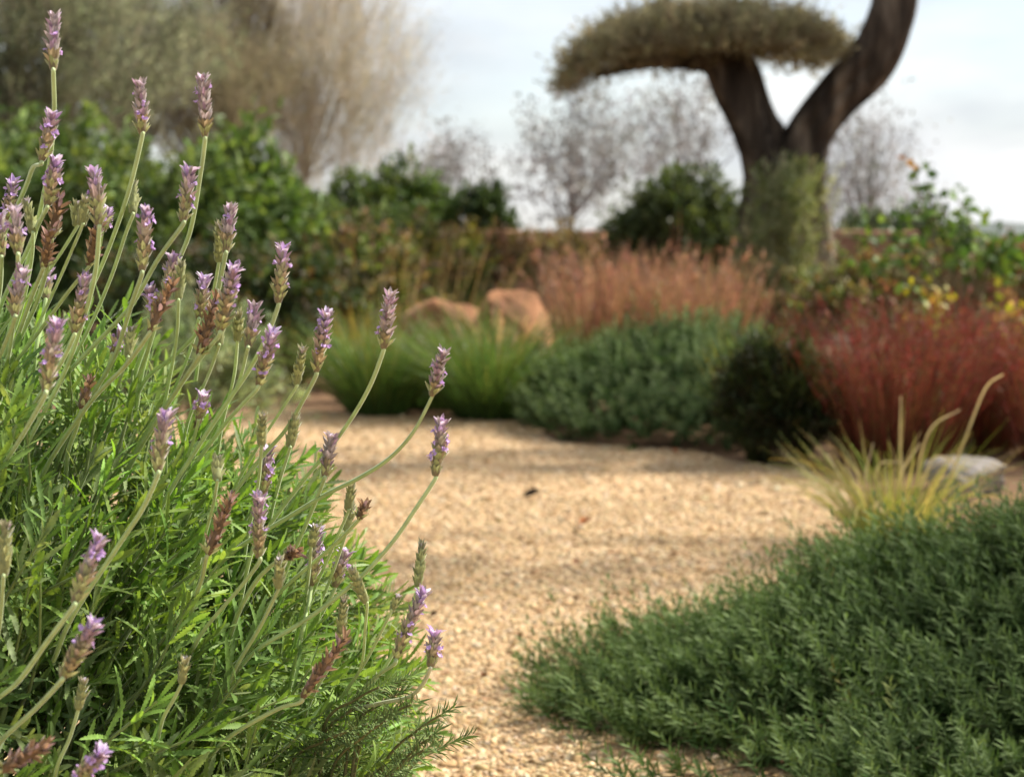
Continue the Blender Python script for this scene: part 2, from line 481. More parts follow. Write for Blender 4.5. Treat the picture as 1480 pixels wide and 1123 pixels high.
# ------------------------------------------------------------------ generic plants
def shrub(name, label, cat, px, base_y, depth, half_w, height, nclus, kleaf, L_, W_, cols, seed,
          shape=BROAD, mat=None, ry=None, up_bias=.35, bulge=.35, group=None, core=.0, wood=(.10, .07, .045), stems=14,
          lean=(0, 0), twig=None, zc=.45, lob=.28, stem_name='stems', leaf_name='foliage', rmin=.35):
    """px: image column of the base, depth: distance, half_w/height in metres"""
    rng = np.random.default_rng(seed)
    b = P(px, HORIZON + 0.7 * FPX / depth, depth); b[2] = 0
    root = thing(name, label, cat, b, group)
    ry = ry or half_w * .8
    d = nrm(rng.normal(0, 1, (nclus, 3)) * np.array([1, 1, 1.0]))
    d[:, 2] = np.where(d[:, 2] < -bulge, -d[:, 2], d[:, 2])
    r = rmin + (1 - rmin) * rng.random(nclus) ** .45
    r *= lobes(d, seed, lob)
    rz_up, rz_dn = height * (1 - zc), height * zc
    c = np.array([b[0] + lean[0] * height, b[1] + lean[1] * height, height * zc])
    cp = c + d * r[:, None] * np.c_[np.full(nclus, half_w), np.full(nclus, ry), np.where(d[:, 2] > 0, rz_up, rz_dn)]
    cp[:, 2] = np.maximum(cp[:, 2], .02)
    outd = nrm(d * np.array([1, 1, .7]) + np.array([0, 0, up_bias]) + rng.normal(0, .25, (nclus, 3)))
    tl = (twig or L_ * 3.0) * rng.uniform(.6, 1.2, nclus)
    f = rng.random((nclus, kleaf))
    pos = cp[:, None] + outd[:, None] * ((f - .6) * tl[:, None])[..., None] + rng.normal(0, L_ * .22, (nclus, kleaf, 3))
    ld = nrm(outd[:, None] * .55 + rng.normal(0, .62, (nclus, kleaf, 3)) + np.array([0, 0, up_bias * .4]))
    upv = nrm(rng.normal(0, .6, (nclus, kleaf, 3)) + np.array([.1, -.1, 1.0]))
    N = nclus * kleaf
    cl = pal(rng, cols, nclus, .18)
    lc = np.repeat(cl, kleaf, 0) * (1 + rng.normal(0, .2, (N, 1)))
    mb = MB()
    scatter(mb, shape, pos.reshape(-1, 3), ld.reshape(-1, 3), upv.reshape(-1, 3), L_ * rng.uniform(.6, 1.25, N), W_ * rng.uniform(.7, 1.2, N), np.clip(lc, .004, .9))
    mb.build(leaf_name, mat or M_leaf, root)
    ms = MB()
    idx = rng.choice(nclus, min(stems, nclus), False)
    for q in idx:
        e = cp[q]; m1 = b * .55 + e * .45 + np.array([0, 0, .10 * height]) + rng.normal(0, .03 * height, 3)
        b0 = b + np.array([rng.normal(0, half_w * .06), rng.normal(0, half_w * .06), -.02])
        tube(ms, [b0, m1, e], [.018 * height + .003, .010 * height, .002], 5, np.array(wood) * rng.uniform(.7, 1.3), 7)
    # fine twigs carrying the leaf clumps
    dd = outd * tl[:, None]
    blades(ms, rng, cp - dd * .7, nrm(outd), tl * 1.1, np.full(nclus, .05), np.full(nclus, max(.0025, .006 * height)), np.tile(wood, (nclus, 1)), np.tile(wood, (nclus, 1)), 2)
    ms.build(stem_name, M_wood, root)
    return root


def tuft(name, label, cat, base, n, hgt, spread, cols, tips, seed, wd=.006, droop=.35, rad=.08, group=None, sway=.02, aspect=1.0, vary=.3, part='blades', segs=5, mat=None):
    rng = np.random.default_rng(seed)
    root = thing(name, label, cat, base, group)
    a = rng.uniform(0, 6.283, n); rr = np.sqrt(rng.random(n))
    d = np.c_[np.cos(a) * rr * spread * aspect, np.sin(a) * rr * spread, np.ones(n)] + rng.normal(0, .08, (n, 3))
    bs = np.array(base) + np.c_[np.cos(a) * rr * rad * aspect, np.sin(a) * rr * rad, np.zeros(n)]
    Ln = hgt * (1 - vary * rng.random(n)) * np.where(rng.random(n) < .15, rng.uniform(.4, .8, n), 1)
    mb = MB()
    p = blades(mb, rng, bs, d, Ln, droop * rng.uniform(.2, 1.2, n), wd * rng.uniform(.6, 1.2, n), pal(rng, cols, n), pal(rng, tips, n), segs, sway)
    mb.build(part, mat or M_grass, root)
    return root, p


def plumes(root, rng, p, pick, length, cols, part='plumes', mat=None, wd=.004):
    """feathery seed heads along the upper part of some blades"""
    mb = MB()
    for k in pick:
        c = p[k]; m = 16
        t = rng.uniform(.62, 1, m) * (c.shape[0] - 1); i = np.minimum(t.astype(int), c.shape[0] - 2)
        pos = c[i] + (c[i + 1] - c[i]) * (t - i)[:, None]
        d = nrm(c[-1] - c[-2]) + rng.normal(0, .4, (m, 3))
        scatter(mb, LANCE, pos, d, rng.normal(0, 1, (m, 3)), length * rng.uniform(.5, 1.1, m), wd, pal(rng, cols, m))
    mb.build(part, mat or M_grass, root)['kind'] = 'stuff'


# ------------------------------------------------------------------ rosemary: needles along arching sprigs
def sprigs(mb, ms, rng, bases, dirs, lens, nneedle, nl, nw, cols, curve=.5, shape=NEEDLE, tips=None, wood=(.16, .12, .07)):
    n = len(bases)
    dirs = nrm(dirs)
    t = np.linspace(.08, 1, nneedle)
    up = np.array([0, 0, 1.0])
    cv = curve * rng.uniform(.4, 1.3, n)
    pos = bases[:, None] + dirs[:, None] * (lens[:, None] * t)[..., None] + up * ((cv * lens)[:, None] * t ** 2)[..., None]
    tg = nrm(dirs[:, None] + up * (2 * cv[:, None] * t)[..., None])
    u = nrm(np.cross(tg, np.array([.3, .2, 1.0]))); v = np.cross(tg, u)
    a = np.arange(nneedle)[None] * 2.4 + rng.uniform(0, 6.3, (n, 1)) + rng.normal(0, .3, (n, nneedle))
    rad = u * np.cos(a)[..., None] + v * np.sin(a)[..., None]
    op = (1.0 - .55 * t ** 2)[None, :, None] * rng.uniform(.75, 1.15, (n, nneedle, 1))
    nd = nrm(tg * .62 + rad * op)
    N = n * nneedle
    ln = nl * (1 - .35 * t[None] ** 3) * rng.uniform(.7, 1.15, (n, nneedle))
    c = np.repeat(pal(rng, cols, n, .16), nneedle, 0) * (1 + rng.normal(0, .14, (N, 1)))
    if tips is not None:
        k = np.tile(np.clip((t - .55) / .45, 0, 1), n)[:, None] * .8
        c = c * (1 - k) + np.array(tips) * k
    scatter(mb, shape, pos.reshape(-1, 3), nd.reshape(-1, 3), tg.reshape(-1, 3) * .8 + rad.reshape(-1, 3) * -.3 + .01, ln.ravel(), nw, np.clip(c, .003, .9))
    blades(ms, rng, bases, dirs, lens, np.full(n, 0), np.full(n, .0022), np.tile(wood, (n, 1)), np.tile(wood, (n, 1)), 3)


def creeping_rosemary():
    rng = np.random.default_rng(21)
    cx, cy, rx, hh = 1.39, 2.52, 1.28, .30
    root = thing('rosemary_bush', 'large dark green creeping rosemary mound spilling over the gravel, closest to the viewer', 'shrub', (cx, cy, 0), 'creeping rosemary mounds')

    def H(x, y):
        ry = np.where(y < cy, .52, .55)
        r2 = ((x - cx) / rx) ** 2 + ((y - cy) / ry) ** 2
        bump = np.array([mnoise.noise(Vector((a * 3.2, b * 3.2, 1.5))) + .6 * mnoise.noise(Vector((a * 8, b * 8, 4))) for a, b in zip(x, y)])
        return r2, hh * np.clip(1 - r2, 0, 1) ** 1.45 * (1 + .62 * bump)
    mb, ms = MB(), MB()
    # layers of sprigs from the heart of the mound to its skin
    for n, lo, hi, ln, nl in [(1500, .25, .62, (.07, .12), .024), (3000, .70, 1.0, (.06, .16), .024)]:
        x = cx + rng.uniform(-1.05, .75, n * 3) * rx; y = cy + rng.uniform(-.64, .54, n * 3)
        edge = np.array([1 + .22 * mnoise.noise(Vector((a * 4, b * 4, 9))) for a, b in zip(x, y)])
        r2, h = H(x, y)
        gap = np.array([mnoise.noise(Vector((a * 9, b * 9, 21))) for a, b in zip(x, y)])
        ok = (r2 < edge) & ((gap > -.06) | (r2 > .88)); x, y, r2, h = x[ok][:n], y[ok][:n], r2[ok][:n], h[ok][:n]
        m = len(x)
        # shoots stand together in sprays, several from one branch
        K = m // 9; kid = rng.integers(0, K, m); loose = rng.random(m) < .25
        x = np.where(loose, x, x[kid] + rng.normal(0, .022, m)); y = np.where(loose, y, y[kid] + rng.normal(0, .018, m))
        r2, h = H(x, y)
        kd = rng.normal(0, .42, (K, 3)); kl = rng.uniform(-.012, .026, K)
        b = np.c_[x, y, np.maximum(h * rng.uniform(lo, hi, m) + .004 + np.where(r2 < .8, kl[kid], 0), .006)]
        outw = nrm(np.c_[(x - cx) / rx - .35, (y - cy) / .6 - .15, np.zeros(m)])
        d = outw * rng.uniform(.6, 1.25, (m, 1)) + kd[kid] * [1, 1, .25] + np.c_[rng.normal(0, .17, m), rng.normal(0, .17, m), rng.uniform(-.05, .40, m) * (1.1 - .5 * np.clip(r2, 0, 1))]
        sprigs(mb, ms, rng, b, d, rng.uniform(*ln, m), 46, nl, .0029,
               [(.030, .064, .012), (.020, .044, .009), (.042, .080, .016), (.060, .098, .024)], .42, NEEDLE, (.18, .25, .10))
    # long trailing branches running down the flanks with upturned side shoots
    for k in range(150):
        a = rng.uniform(math.pi * .72, math.pi * 1.62)
        r0, r1 = rng.uniform(.1, .5), rng.uniform(.8, 1.08)
        tt = np.linspace(r0, r1, 9)
        x = cx + np.cos(a + (tt - r0) * rng.normal(0, .35)) * rx * tt; y = cy + np.sin(a + (tt - r0) * rng.normal(0, .3)) * (.60 if math.sin(a) < 0 else .5) * tt
        _, h = H(x, y); z = np.maximum(h + .014, .012)
        c = catmull(np.c_[x, y, z], 30)
        tube(ms, c[::4], [.0035, .0014], 5, (.13, .09, .055), 20)
        d = nrm(np.gradient(c, axis=0)) * .8 + np.c_[rng.normal(0, .35, 30), rng.normal(0, .35, 30), rng.uniform(.2, .9, 30)]
        sprigs(mb, ms, rng, c, d, rng.uniform(.03, .09, 30), 26, .025, .0038, [(.038, .076, .018), (.055, .096, .026)], .6, NEEDLE, (.18, .25, .10))
    n = 46
    x = cx + rng.uniform(-.95, .2, n) * rx; y = cy + rng.uniform(-.55, .45, n)
    r2, h = H(x, y); ok = r2 < .95; x, y, h = x[ok], y[ok], h[ok]; m = len(x)
    d = np.c_[rng.normal(-.6, .4, m), rng.normal(-.2, .4, m), rng.uniform(.1, .8, m)]
    sprigs(mb, ms, rng, np.c_[x, y, h * .95 + .005], d, rng.uniform(.06, .13, m), 34, .022, .0032, [(.20, .19, .06), (.26, .20, .09), (.16, .20, .06)], .5, NEEDLE)
    for k in range(16):
        a = rng.uniform(math.pi * .8, math.pi * 1.5); tt = np.linspace(rng.uniform(.3, .6), rng.uniform(.85, 1.02), 6)
        x = cx + np.cos(a) * rx * tt; y = cy + np.sin(a) * (.60 if math.sin(a) < 0 else .5) * tt + rng.normal(0, .02, 6)
        _, h = H(x, y)
        tube(ms, np.c_[x, y, h + rng.uniform(.018, .035)], [.0035, .0018], 5, (.30, .17, .10), 20)
    mb.build('foliage', M_rosemary, root); ms.build('branches', M_wood, root)


creeping_rosemary()


def mid_rosemary():
    rng = np.random.default_rng(22)
    c = P(985, 600, 6.45)
    cx, cy, rx, ry, hh = c[0], 6.45, .56, .75, .29
    root = thing('rosemary_bush', 'rounded grey green rosemary mound at the far edge of the gravel, before the olive trunk', 'shrub', (cx, cy, 0), 'creeping rosemary mounds')
    mb, ms = MB(), MB()
    n = 3000
    x = cx + rng.uniform(-1.02, 1.02, n) * rx; y = cy + rng.uniform(-1, 1, n) * ry
    r2 = ((x - cx) / rx) ** 2 + ((y - cy) / ry) ** 2
    ok = r2 < 1; x, y, r2 = x[ok], y[ok], r2[ok]; m = len(x)
    bump = np.array([mnoise.noise(Vector((a * 4.5, b * 4.5, 7.9))) for a, b in zip(x, y)])
    h = hh * (1 - r2) ** .5 * (1 + .75 * bump)
    b = np.c_[x, y, np.maximum(h * rng.uniform(.35, 1.0, m) ** .5, .01)]
    d = np.c_[(x - cx) / rx, (y - cy) / ry, np.full(m, .35)] + rng.normal(0, .45, (m, 3))
    sprigs(mb, ms, rng, b, d, rng.uniform(.06, .14, m), 26, .032, .0075,
           [(.042, .082, .022), (.03, .06, .016), (.075, .12, .04), (.055, .095, .028)], .35, NEEDLE2, (.18, .24, .11))
    mb.build('foliage', M_rosemary, root); ms.build('branches', M_wood, root)


mid_rosemary()


# ------------------------------------------------------------------ the lavender bush
BC = np.array([-.62, 1.62, .06]); BR = np.array([.53, .45, .52]); BN = 2.5


def bush_r(d):
    return 1.0 / (np.sum(np.abs(d / BR) ** BN, -1) ** (1 / BN))


def bush_depth(px, py):
    o = np.array([0, 0, CAM_H]); d = ray(px, py)
    for s in np.linspace(.9, 2.2, 260):
        p = o + d * s
        if np.sum(np.abs((p - BC) / BR) ** BN) < 1: return p[1]
    return 1.5


# tip, base, then the stem downwards (pixels of the photograph); kind, depth of the head
# kinds: p purple-topped, g green bud, b brown dry, n neutral (grey-mauve)
HEADS = [
    ('n', 1.30, (75, 23), (77, 102), [(78, 170), (70, 245), (50, 340), (15, 470)]),
    ('p', 1.30, (76, 168), (60, 233), [(48, 242), (38, 268), (16, 318), (-15, 380)]),
    ('p', 1.31, (84, 235), (68, 298), [(55, 325), (38, 365), (2, 440)]),
    ('b', 1.33, (88, 282), (75, 345), [(70, 380), (52, 440), (15, 520)]),
    ('b', 1.32, (76, 335), (62, 388), [(45, 432), (20, 500), (-10, 560)]),
    ('p', 1.48, (20, 266), (10, 318), [(4, 360), (-10, 430)]),
    ('g', 1.36, (40, 290), (47, 337), [(45, 380), (30, 450), (2, 530)]),
    ('n', 1.24, (23, 303), (26, 368), [(25, 420), (15, 500), (0, 580)]),
    ('p', 1.28, (140, 251), (143, 328), [(137, 398), (119, 467), (89, 547), (30, 660)]),
    ('g', 1.32, (124, 288), (118, 327), [(85, 405), (52, 475), (5, 560)]),
    ('g', 1.36, (112, 295), (110, 328), [(75, 385), (32, 440), (-5, 490)]),
    ('p', 1.40, (156, 308), (148, 336), [(140, 380), (120, 450), (80, 540)]),
    ('b', 1.33, (145, 326), (128, 384), [(95, 427), (45, 495), (-5, 560)]),
    ('n', 1.31, (204, 121), (205, 194), [(188, 270), (167, 333), (140, 400), (100, 482), (50, 580)]),
    ('g', 1.35, (194, 268), (192, 309), [(182, 337), (160, 402), (125, 482), (65, 600)]),
    ('n', 1.31, (297, 113), (296, 199), [(290, 250), (276, 330), (258, 378), (235, 440), (200, 525)]),
    ('p', 1.30, (275, 248), (264, 321), [(229, 374), (193, 437), (167, 467), (110, 526), (30, 610)]),
    ('p', 1.28, (212, 305), (205, 392), [(193, 431), (179, 476), (168, 510), (149, 546), (98, 630)]),
    ('n', 1.33, (333, 300), (326, 366), [(311, 435), (290, 475), (255, 512), (212, 547)]),
    ('g', 1.35, (318, 324), (316, 379), [(309, 420), (303, 450), (290, 500)]),
    ('p', 1.31, (409, 357), (402, 438), [(386, 485), (360, 535), (328, 582), (290, 640), (240, 720)]),
    ('b', 1.30, (250, 405), (216, 480), [(180, 530), (130, 582), (70, 670)]),
    ('p', 1.38, (252, 374), (240, 425), [(225, 470), (205, 540)]),
    ('g', 1.36, (260, 382), (258, 434), [(256, 480), (250, 522), (238, 585)]),
    ('p', 1.38, (216, 418), (222, 455), [(215, 500), (195, 560)]),
    ('p', 1.32, (124, 400), (107, 482), [(85, 530), (45, 590), (10, 640)]),
    ('n', 1.24, (26, 390), (21, 458), [(0, 515), (-25, 580)]),
    ('p', 1.17, (83, 467), (65, 567), [(32, 630), (-5, 690)]),
    ('p', 1.42, (298, 403), (287, 462), [(270, 520), (240, 590)]),
    ('p', 1.29, (338, 388), (318, 478), [(300, 505), (268, 547), (205, 635)]),
    ('b', 1.33, (316, 428), (287, 513), [(252, 570), (195, 660)]),
    ('g', 1.36, (345, 454), (343, 494), [(338, 545), (322, 610)]),
    ('g', 1.33, (318, 470), (316, 500), [(300, 545), (275, 600)]),
    ('n', 1.31, (371, 441), (358, 503), [(342, 560), (305, 625)]),
    ('p', 1.31, (396, 482), (373, 557), [(350, 585), (318, 622), (270, 690)]),
    ('g', 1.33, (437, 505), (428, 557), [(402, 600), (376, 640), (335, 712)]),
    ('p', 1.31, (470, 455), (457, 538), [(440, 575), (414, 620), (375, 665), (310, 750)]),
    ('n', 1.31, (566, 425), (554, 504), [(536, 555), (511, 600), (474, 652), (430, 705), (375, 780)]),
    ('n', 1.30, (640, 508), (624, 572), [(597, 625), (563, 662), (520, 690), (470, 715), (420, 745), (340, 795)]),
    ('p', 1.31, (642, 610), (629, 688), [(601, 735), (570, 780), (530, 825), (480, 868), (430, 903), (370, 940)]),
    ('g', 1.34, (379, 601), (378, 645), [(373, 700), (360, 765)]),
    ('g', 1.35, (426, 604), (419, 647), [(406, 690), (394, 735)]),
    ('n', 1.36, (481, 630), (469, 689), [(456, 725), (436, 772), (415, 820)]),
    ('p', 1.42, (387, 652), (381, 715), [(372, 770), (358, 820)]),
    ('p', 1.20, (237, 599), (228, 682), [(205, 737), (170, 790), (105, 890)]),
    ('p', 1.27, (372, 717), (374, 806), [(346, 850), (295, 910)]),
    ('b', 1.30, (337, 716), (300, 802), [(292, 835), (280, 870)]),
    ('p', 1.10, (143, 779), (107, 872), [(66, 930), (26, 985), (-15, 1020)]),
    ('p', 1.10, (138, 898), (90, 980), [(50, 1025), (0, 1072)]),
    ('g', 1.15, (12, 758), (5, 832), [(1, 890), (-8, 960)]),
    ('b', 1.08, (66, 1073), (2, 1113), [(-25, 1140), (-60, 1170)]),
    ('p', 1.10, (144, 1088), (106, 1135), [(80, 1170), (50, 1220)]),
    ('g', 1.22, (121, 984), (113, 1025), [(100, 1068), (82, 1110)]),
    ('p', 1.45, (463, 766), (450, 846), [(445, 880), (435, 920)]),
    ('g', 1.37, (508, 700), (503, 738), [(477, 800), (450, 862)]),
    ('g', 1.40, (507, 735), (501, 768), [(480, 830), (460, 880)]),
    ('b', 1.36, (528, 726), (519, 750), [(480, 790), (408, 852)]),
    ('g', 1.38, (456, 763), (450, 789), [(447, 825), (442, 862)]),
    ('p', 1.44, (494, 800), (484, 848), [(474, 870), (455, 905)]),
    ('g', 1.33, (508, 824), (529, 870), [(528, 905), (522, 962), (500, 1000)]),
    ('g', 1.34, (574, 864), (566, 882), [(545, 925), (524, 963), (495, 1005)]),
    ('g', 1.38, (610, 786), (604, 848), [(596, 872), (580, 920), (552, 970), (510, 1020)]),
    ('p', 1.33, (606, 853), (572, 952), [(546, 976), (505, 1015)]),
    ('p', 1.32, (631, 916), (622, 964), [(610, 990), (590, 1007), (545, 1017), (500, 1030)]),
    ('g', 1.36, (497, 864), (492, 926), [(478, 960), (455, 1000)]),
    ('b', 1.27, (496, 915), (437, 1008), [(400, 1025), (335, 1062)]),
    ('g', 1.26, (405, 809), (402, 849), [(376, 905), (342, 962)]),
    ('g', 1.28, (316, 664), (314, 695), [(308, 730), (292, 792)]),
    ('b', 1.30, (430, 792), (412, 806), [(395, 815), (370, 840), (345, 885)]),
    ('g', 1.25, (268, 954), (262, 987), [(250, 1012), (235, 1040)]),
    ('g', 1.36, (191, 476), (185, 516), [(175, 545), (160, 590)]),
    ('p', 1.40, (174, 484), (162, 512), [(152, 545), (135, 585)]),
    ('b', 1.38, (129, 545), (118, 592), [(110, 620), (98, 655)]),
    ('p', 1.40, (294, 574), (287, 607), [(280, 635), (268, 670)]),
    ('n', 1.50, (70, 390), (66, 432), [(60, 470), (50, 520)]),
    ('p', 1.34, (-2, 315), (2, 372), [(0, 420), (-10, 480)]),
]

GREENY = np.array((.42, .46, .20)); TAN = np.array((.47, .39, .22)); MAUVE = np.array((.44, .31, .40))
PURP = np.array((.52, .37, .66)); LILAC = np.array((.80, .71, .88)); DRY = np.array((.32, .21, .12)); GREY = np.array((.47, .43, .40))
BRACT = leaf_shape([(0, .55), (.3, 1), (.65, .9), (1, 0)], .75, -.22)
PETAL = leaf_shape([(0, .45), (.4, .85), (.75, 1), (1, .25)], .45, .25)


def spike(mb, rng, kind, tip, base, thin):
    ax = tip - base; Lh = np.linalg.norm(ax); ax = ax / Lh
    u = nrm(np.cross(ax, np.array([.2, 1, .1]))); v = np.cross(ax, u)
    rmax = thin * Lh
    wh = max(3, int(round(Lh / .0056)))
    bendv = (u * rng.normal(0, .05) + v * rng.normal(0, .05)) * Lh
    # core
    core_c = {'g': GREENY * .7, 'b': DRY * .6}.get(kind, TAN * .55)
    prof_t = np.array([0, .08, .25, .5, .75, .92, 1.0])
    prof = np.array([.55, .85, .9, .82, .62, .36, .1]) * rmax * .62
    pts = [base + ax * Lh * t + bendv * t * t for t in prof_t]
    tube(mb, pts, prof, 7, core_c, 12)
    P_, D_, U_, L__, W__, C_ = [], [], [], [], [], []
    for k in range(wh):
        t = (k + .1) / wh
        taper = {'g': 1 - .70 * t ** 1.5, 'b': 1 - .35 * t}.get(kind, 1 - .42 * t ** 2.0)
        taper *= (.8 if k == 0 else 1) * rng.uniform(.88, 1.1)
        nb = 8
        off = rng.uniform(0, 6.3)
        for j in range(nb):
            if kind == 'b' and rng.random() < .18: continue
            a = off + j * 6.283 / nb + rng.normal(0, .16)
            rad = u * math.cos(a) + v * math.sin(a)
            p0 = base + ax * Lh * (t + rng.normal(0, .015)) + bendv * t * t + rad * rmax * .30 * taper
            opening = rng.uniform(.55, 1.15) if kind != 'g' else rng.uniform(.45, .8)
            d = ax * 1.0 + rad * opening
            if kind == 'b': d = d + rng.normal(0, .3, 3)
            if kind == 'g': c = GREENY * (1 - .15 * t) + (GREY - GREENY) * max(0, t - .55) * 1.1
            elif kind == 'b': c = DRY * rng.uniform(.7, 1.5) + (MAUVE - DRY) * (.45 if rng.random() < .25 else 0)
            elif kind == 'n': c = (TAN * .9 if t < .25 else GREY * .8 + MAUVE * .2) if rng.random() < .75 else MAUVE
            else:
                q = np.clip((t - .3) / .5, 0, 1)
                c = (TAN if rng.random() < .6 else GREENY) * (1 - q) + (MAUVE if rng.random() < .5 else (PURP if rng.random() < .6 else GREY)) * q
            if k == 0: c = GREENY * 1.05
            P_.append(p0); D_.append(d); U_.append(rad * -1 + ax * .2); C_.append(np.array(c) * rng.uniform(.68, 1.22))
            L__.append(Lh / wh * rng.uniform(1.35, 1.9) * (.85 + .3 * taper)); W__.append(rmax * .66 * taper * rng.uniform(.8, 1.2))
    scatter(mb, BRACT, np.array(P_), np.array(D_), np.array(U_), np.array(L__), np.array(W__), np.array(C_))
    # little open corollas and the tuft of showy bracts on top
    P_, D_, U_, L__, W__, C_ = [], [], [], [], [], []
    if kind in 'pn':
        nt_ = 9 if kind == 'p' else 7
        for j in range(nt_):
            a = j * 2.4 + rng.normal(0, .2); rad = u * math.cos(a) + v * math.sin(a)
            P_.append(base + ax * Lh * rng.uniform(.84, .93) + bendv * .9 + rad * rmax * .18)
            D_.append(ax + rad * rng.uniform(.12, .75)); U_.append(-rad + ax * .1)
            L__.append(.0085 * rng.uniform(.75, 1.35) * (1 if kind == 'p' else .75)); W__.append(.0040 * rng.uniform(.8, 1.2))
            base_c = LILAC if rng.random() < .7 else PURP
            C_.append((base_c if kind == 'p' else LILAC * .95 + .03) * rng.uniform(.85, 1.1))
        nf = int(rng.uniform(6, 15)) if kind == 'p' else 4
        for j in range(nf):
            t = rng.uniform(.25, .88); a = rng.uniform(0, 6.3); rad = u * math.cos(a) + v * math.sin(a)
            c0 = base + ax * Lh * t + bendv * t * t + rad * rmax * .75
            for w_ in range(3):
                P_.append(c0); D_.append(rad + ax * .4 + rng.normal(0, .6, 3)); U_.append(rad + ax * .6)
                L__.append(.0036 * rng.uniform(.7, 1.2)); W__.append(.0028); C_.append(PURP * rng.uniform(.85, 1.35))
    elif kind == 'g':
        for j in range(5):
            a = j * 2.4; rad = u * math.cos(a) + v * math.sin(a)
            P_.append(base + ax * Lh * .9 + rad * rmax * .1); D_.append(ax + rad * .25); U_.append(-rad)
            L__.append(.005); W__.append(.0028); C_.append((GREY * .6 + LILAC * .4) * rng.uniform(.8, 1.1))
    if P_:
        scatter(mb, PETAL, np.array(P_), np.array(D_), np.array(U_), np.array(L__), np.array(W__), np.array(C_))
    # pair of green bracts under the head
    for sgn in (-1, 1):
        d = ax * .8 + u * sgn * .7
        scatter(mb, BRACT, np.array([base - ax * .001]), np.array([d]), np.array([ax - u * sgn]), .0085, .0055, GREENY * .95)


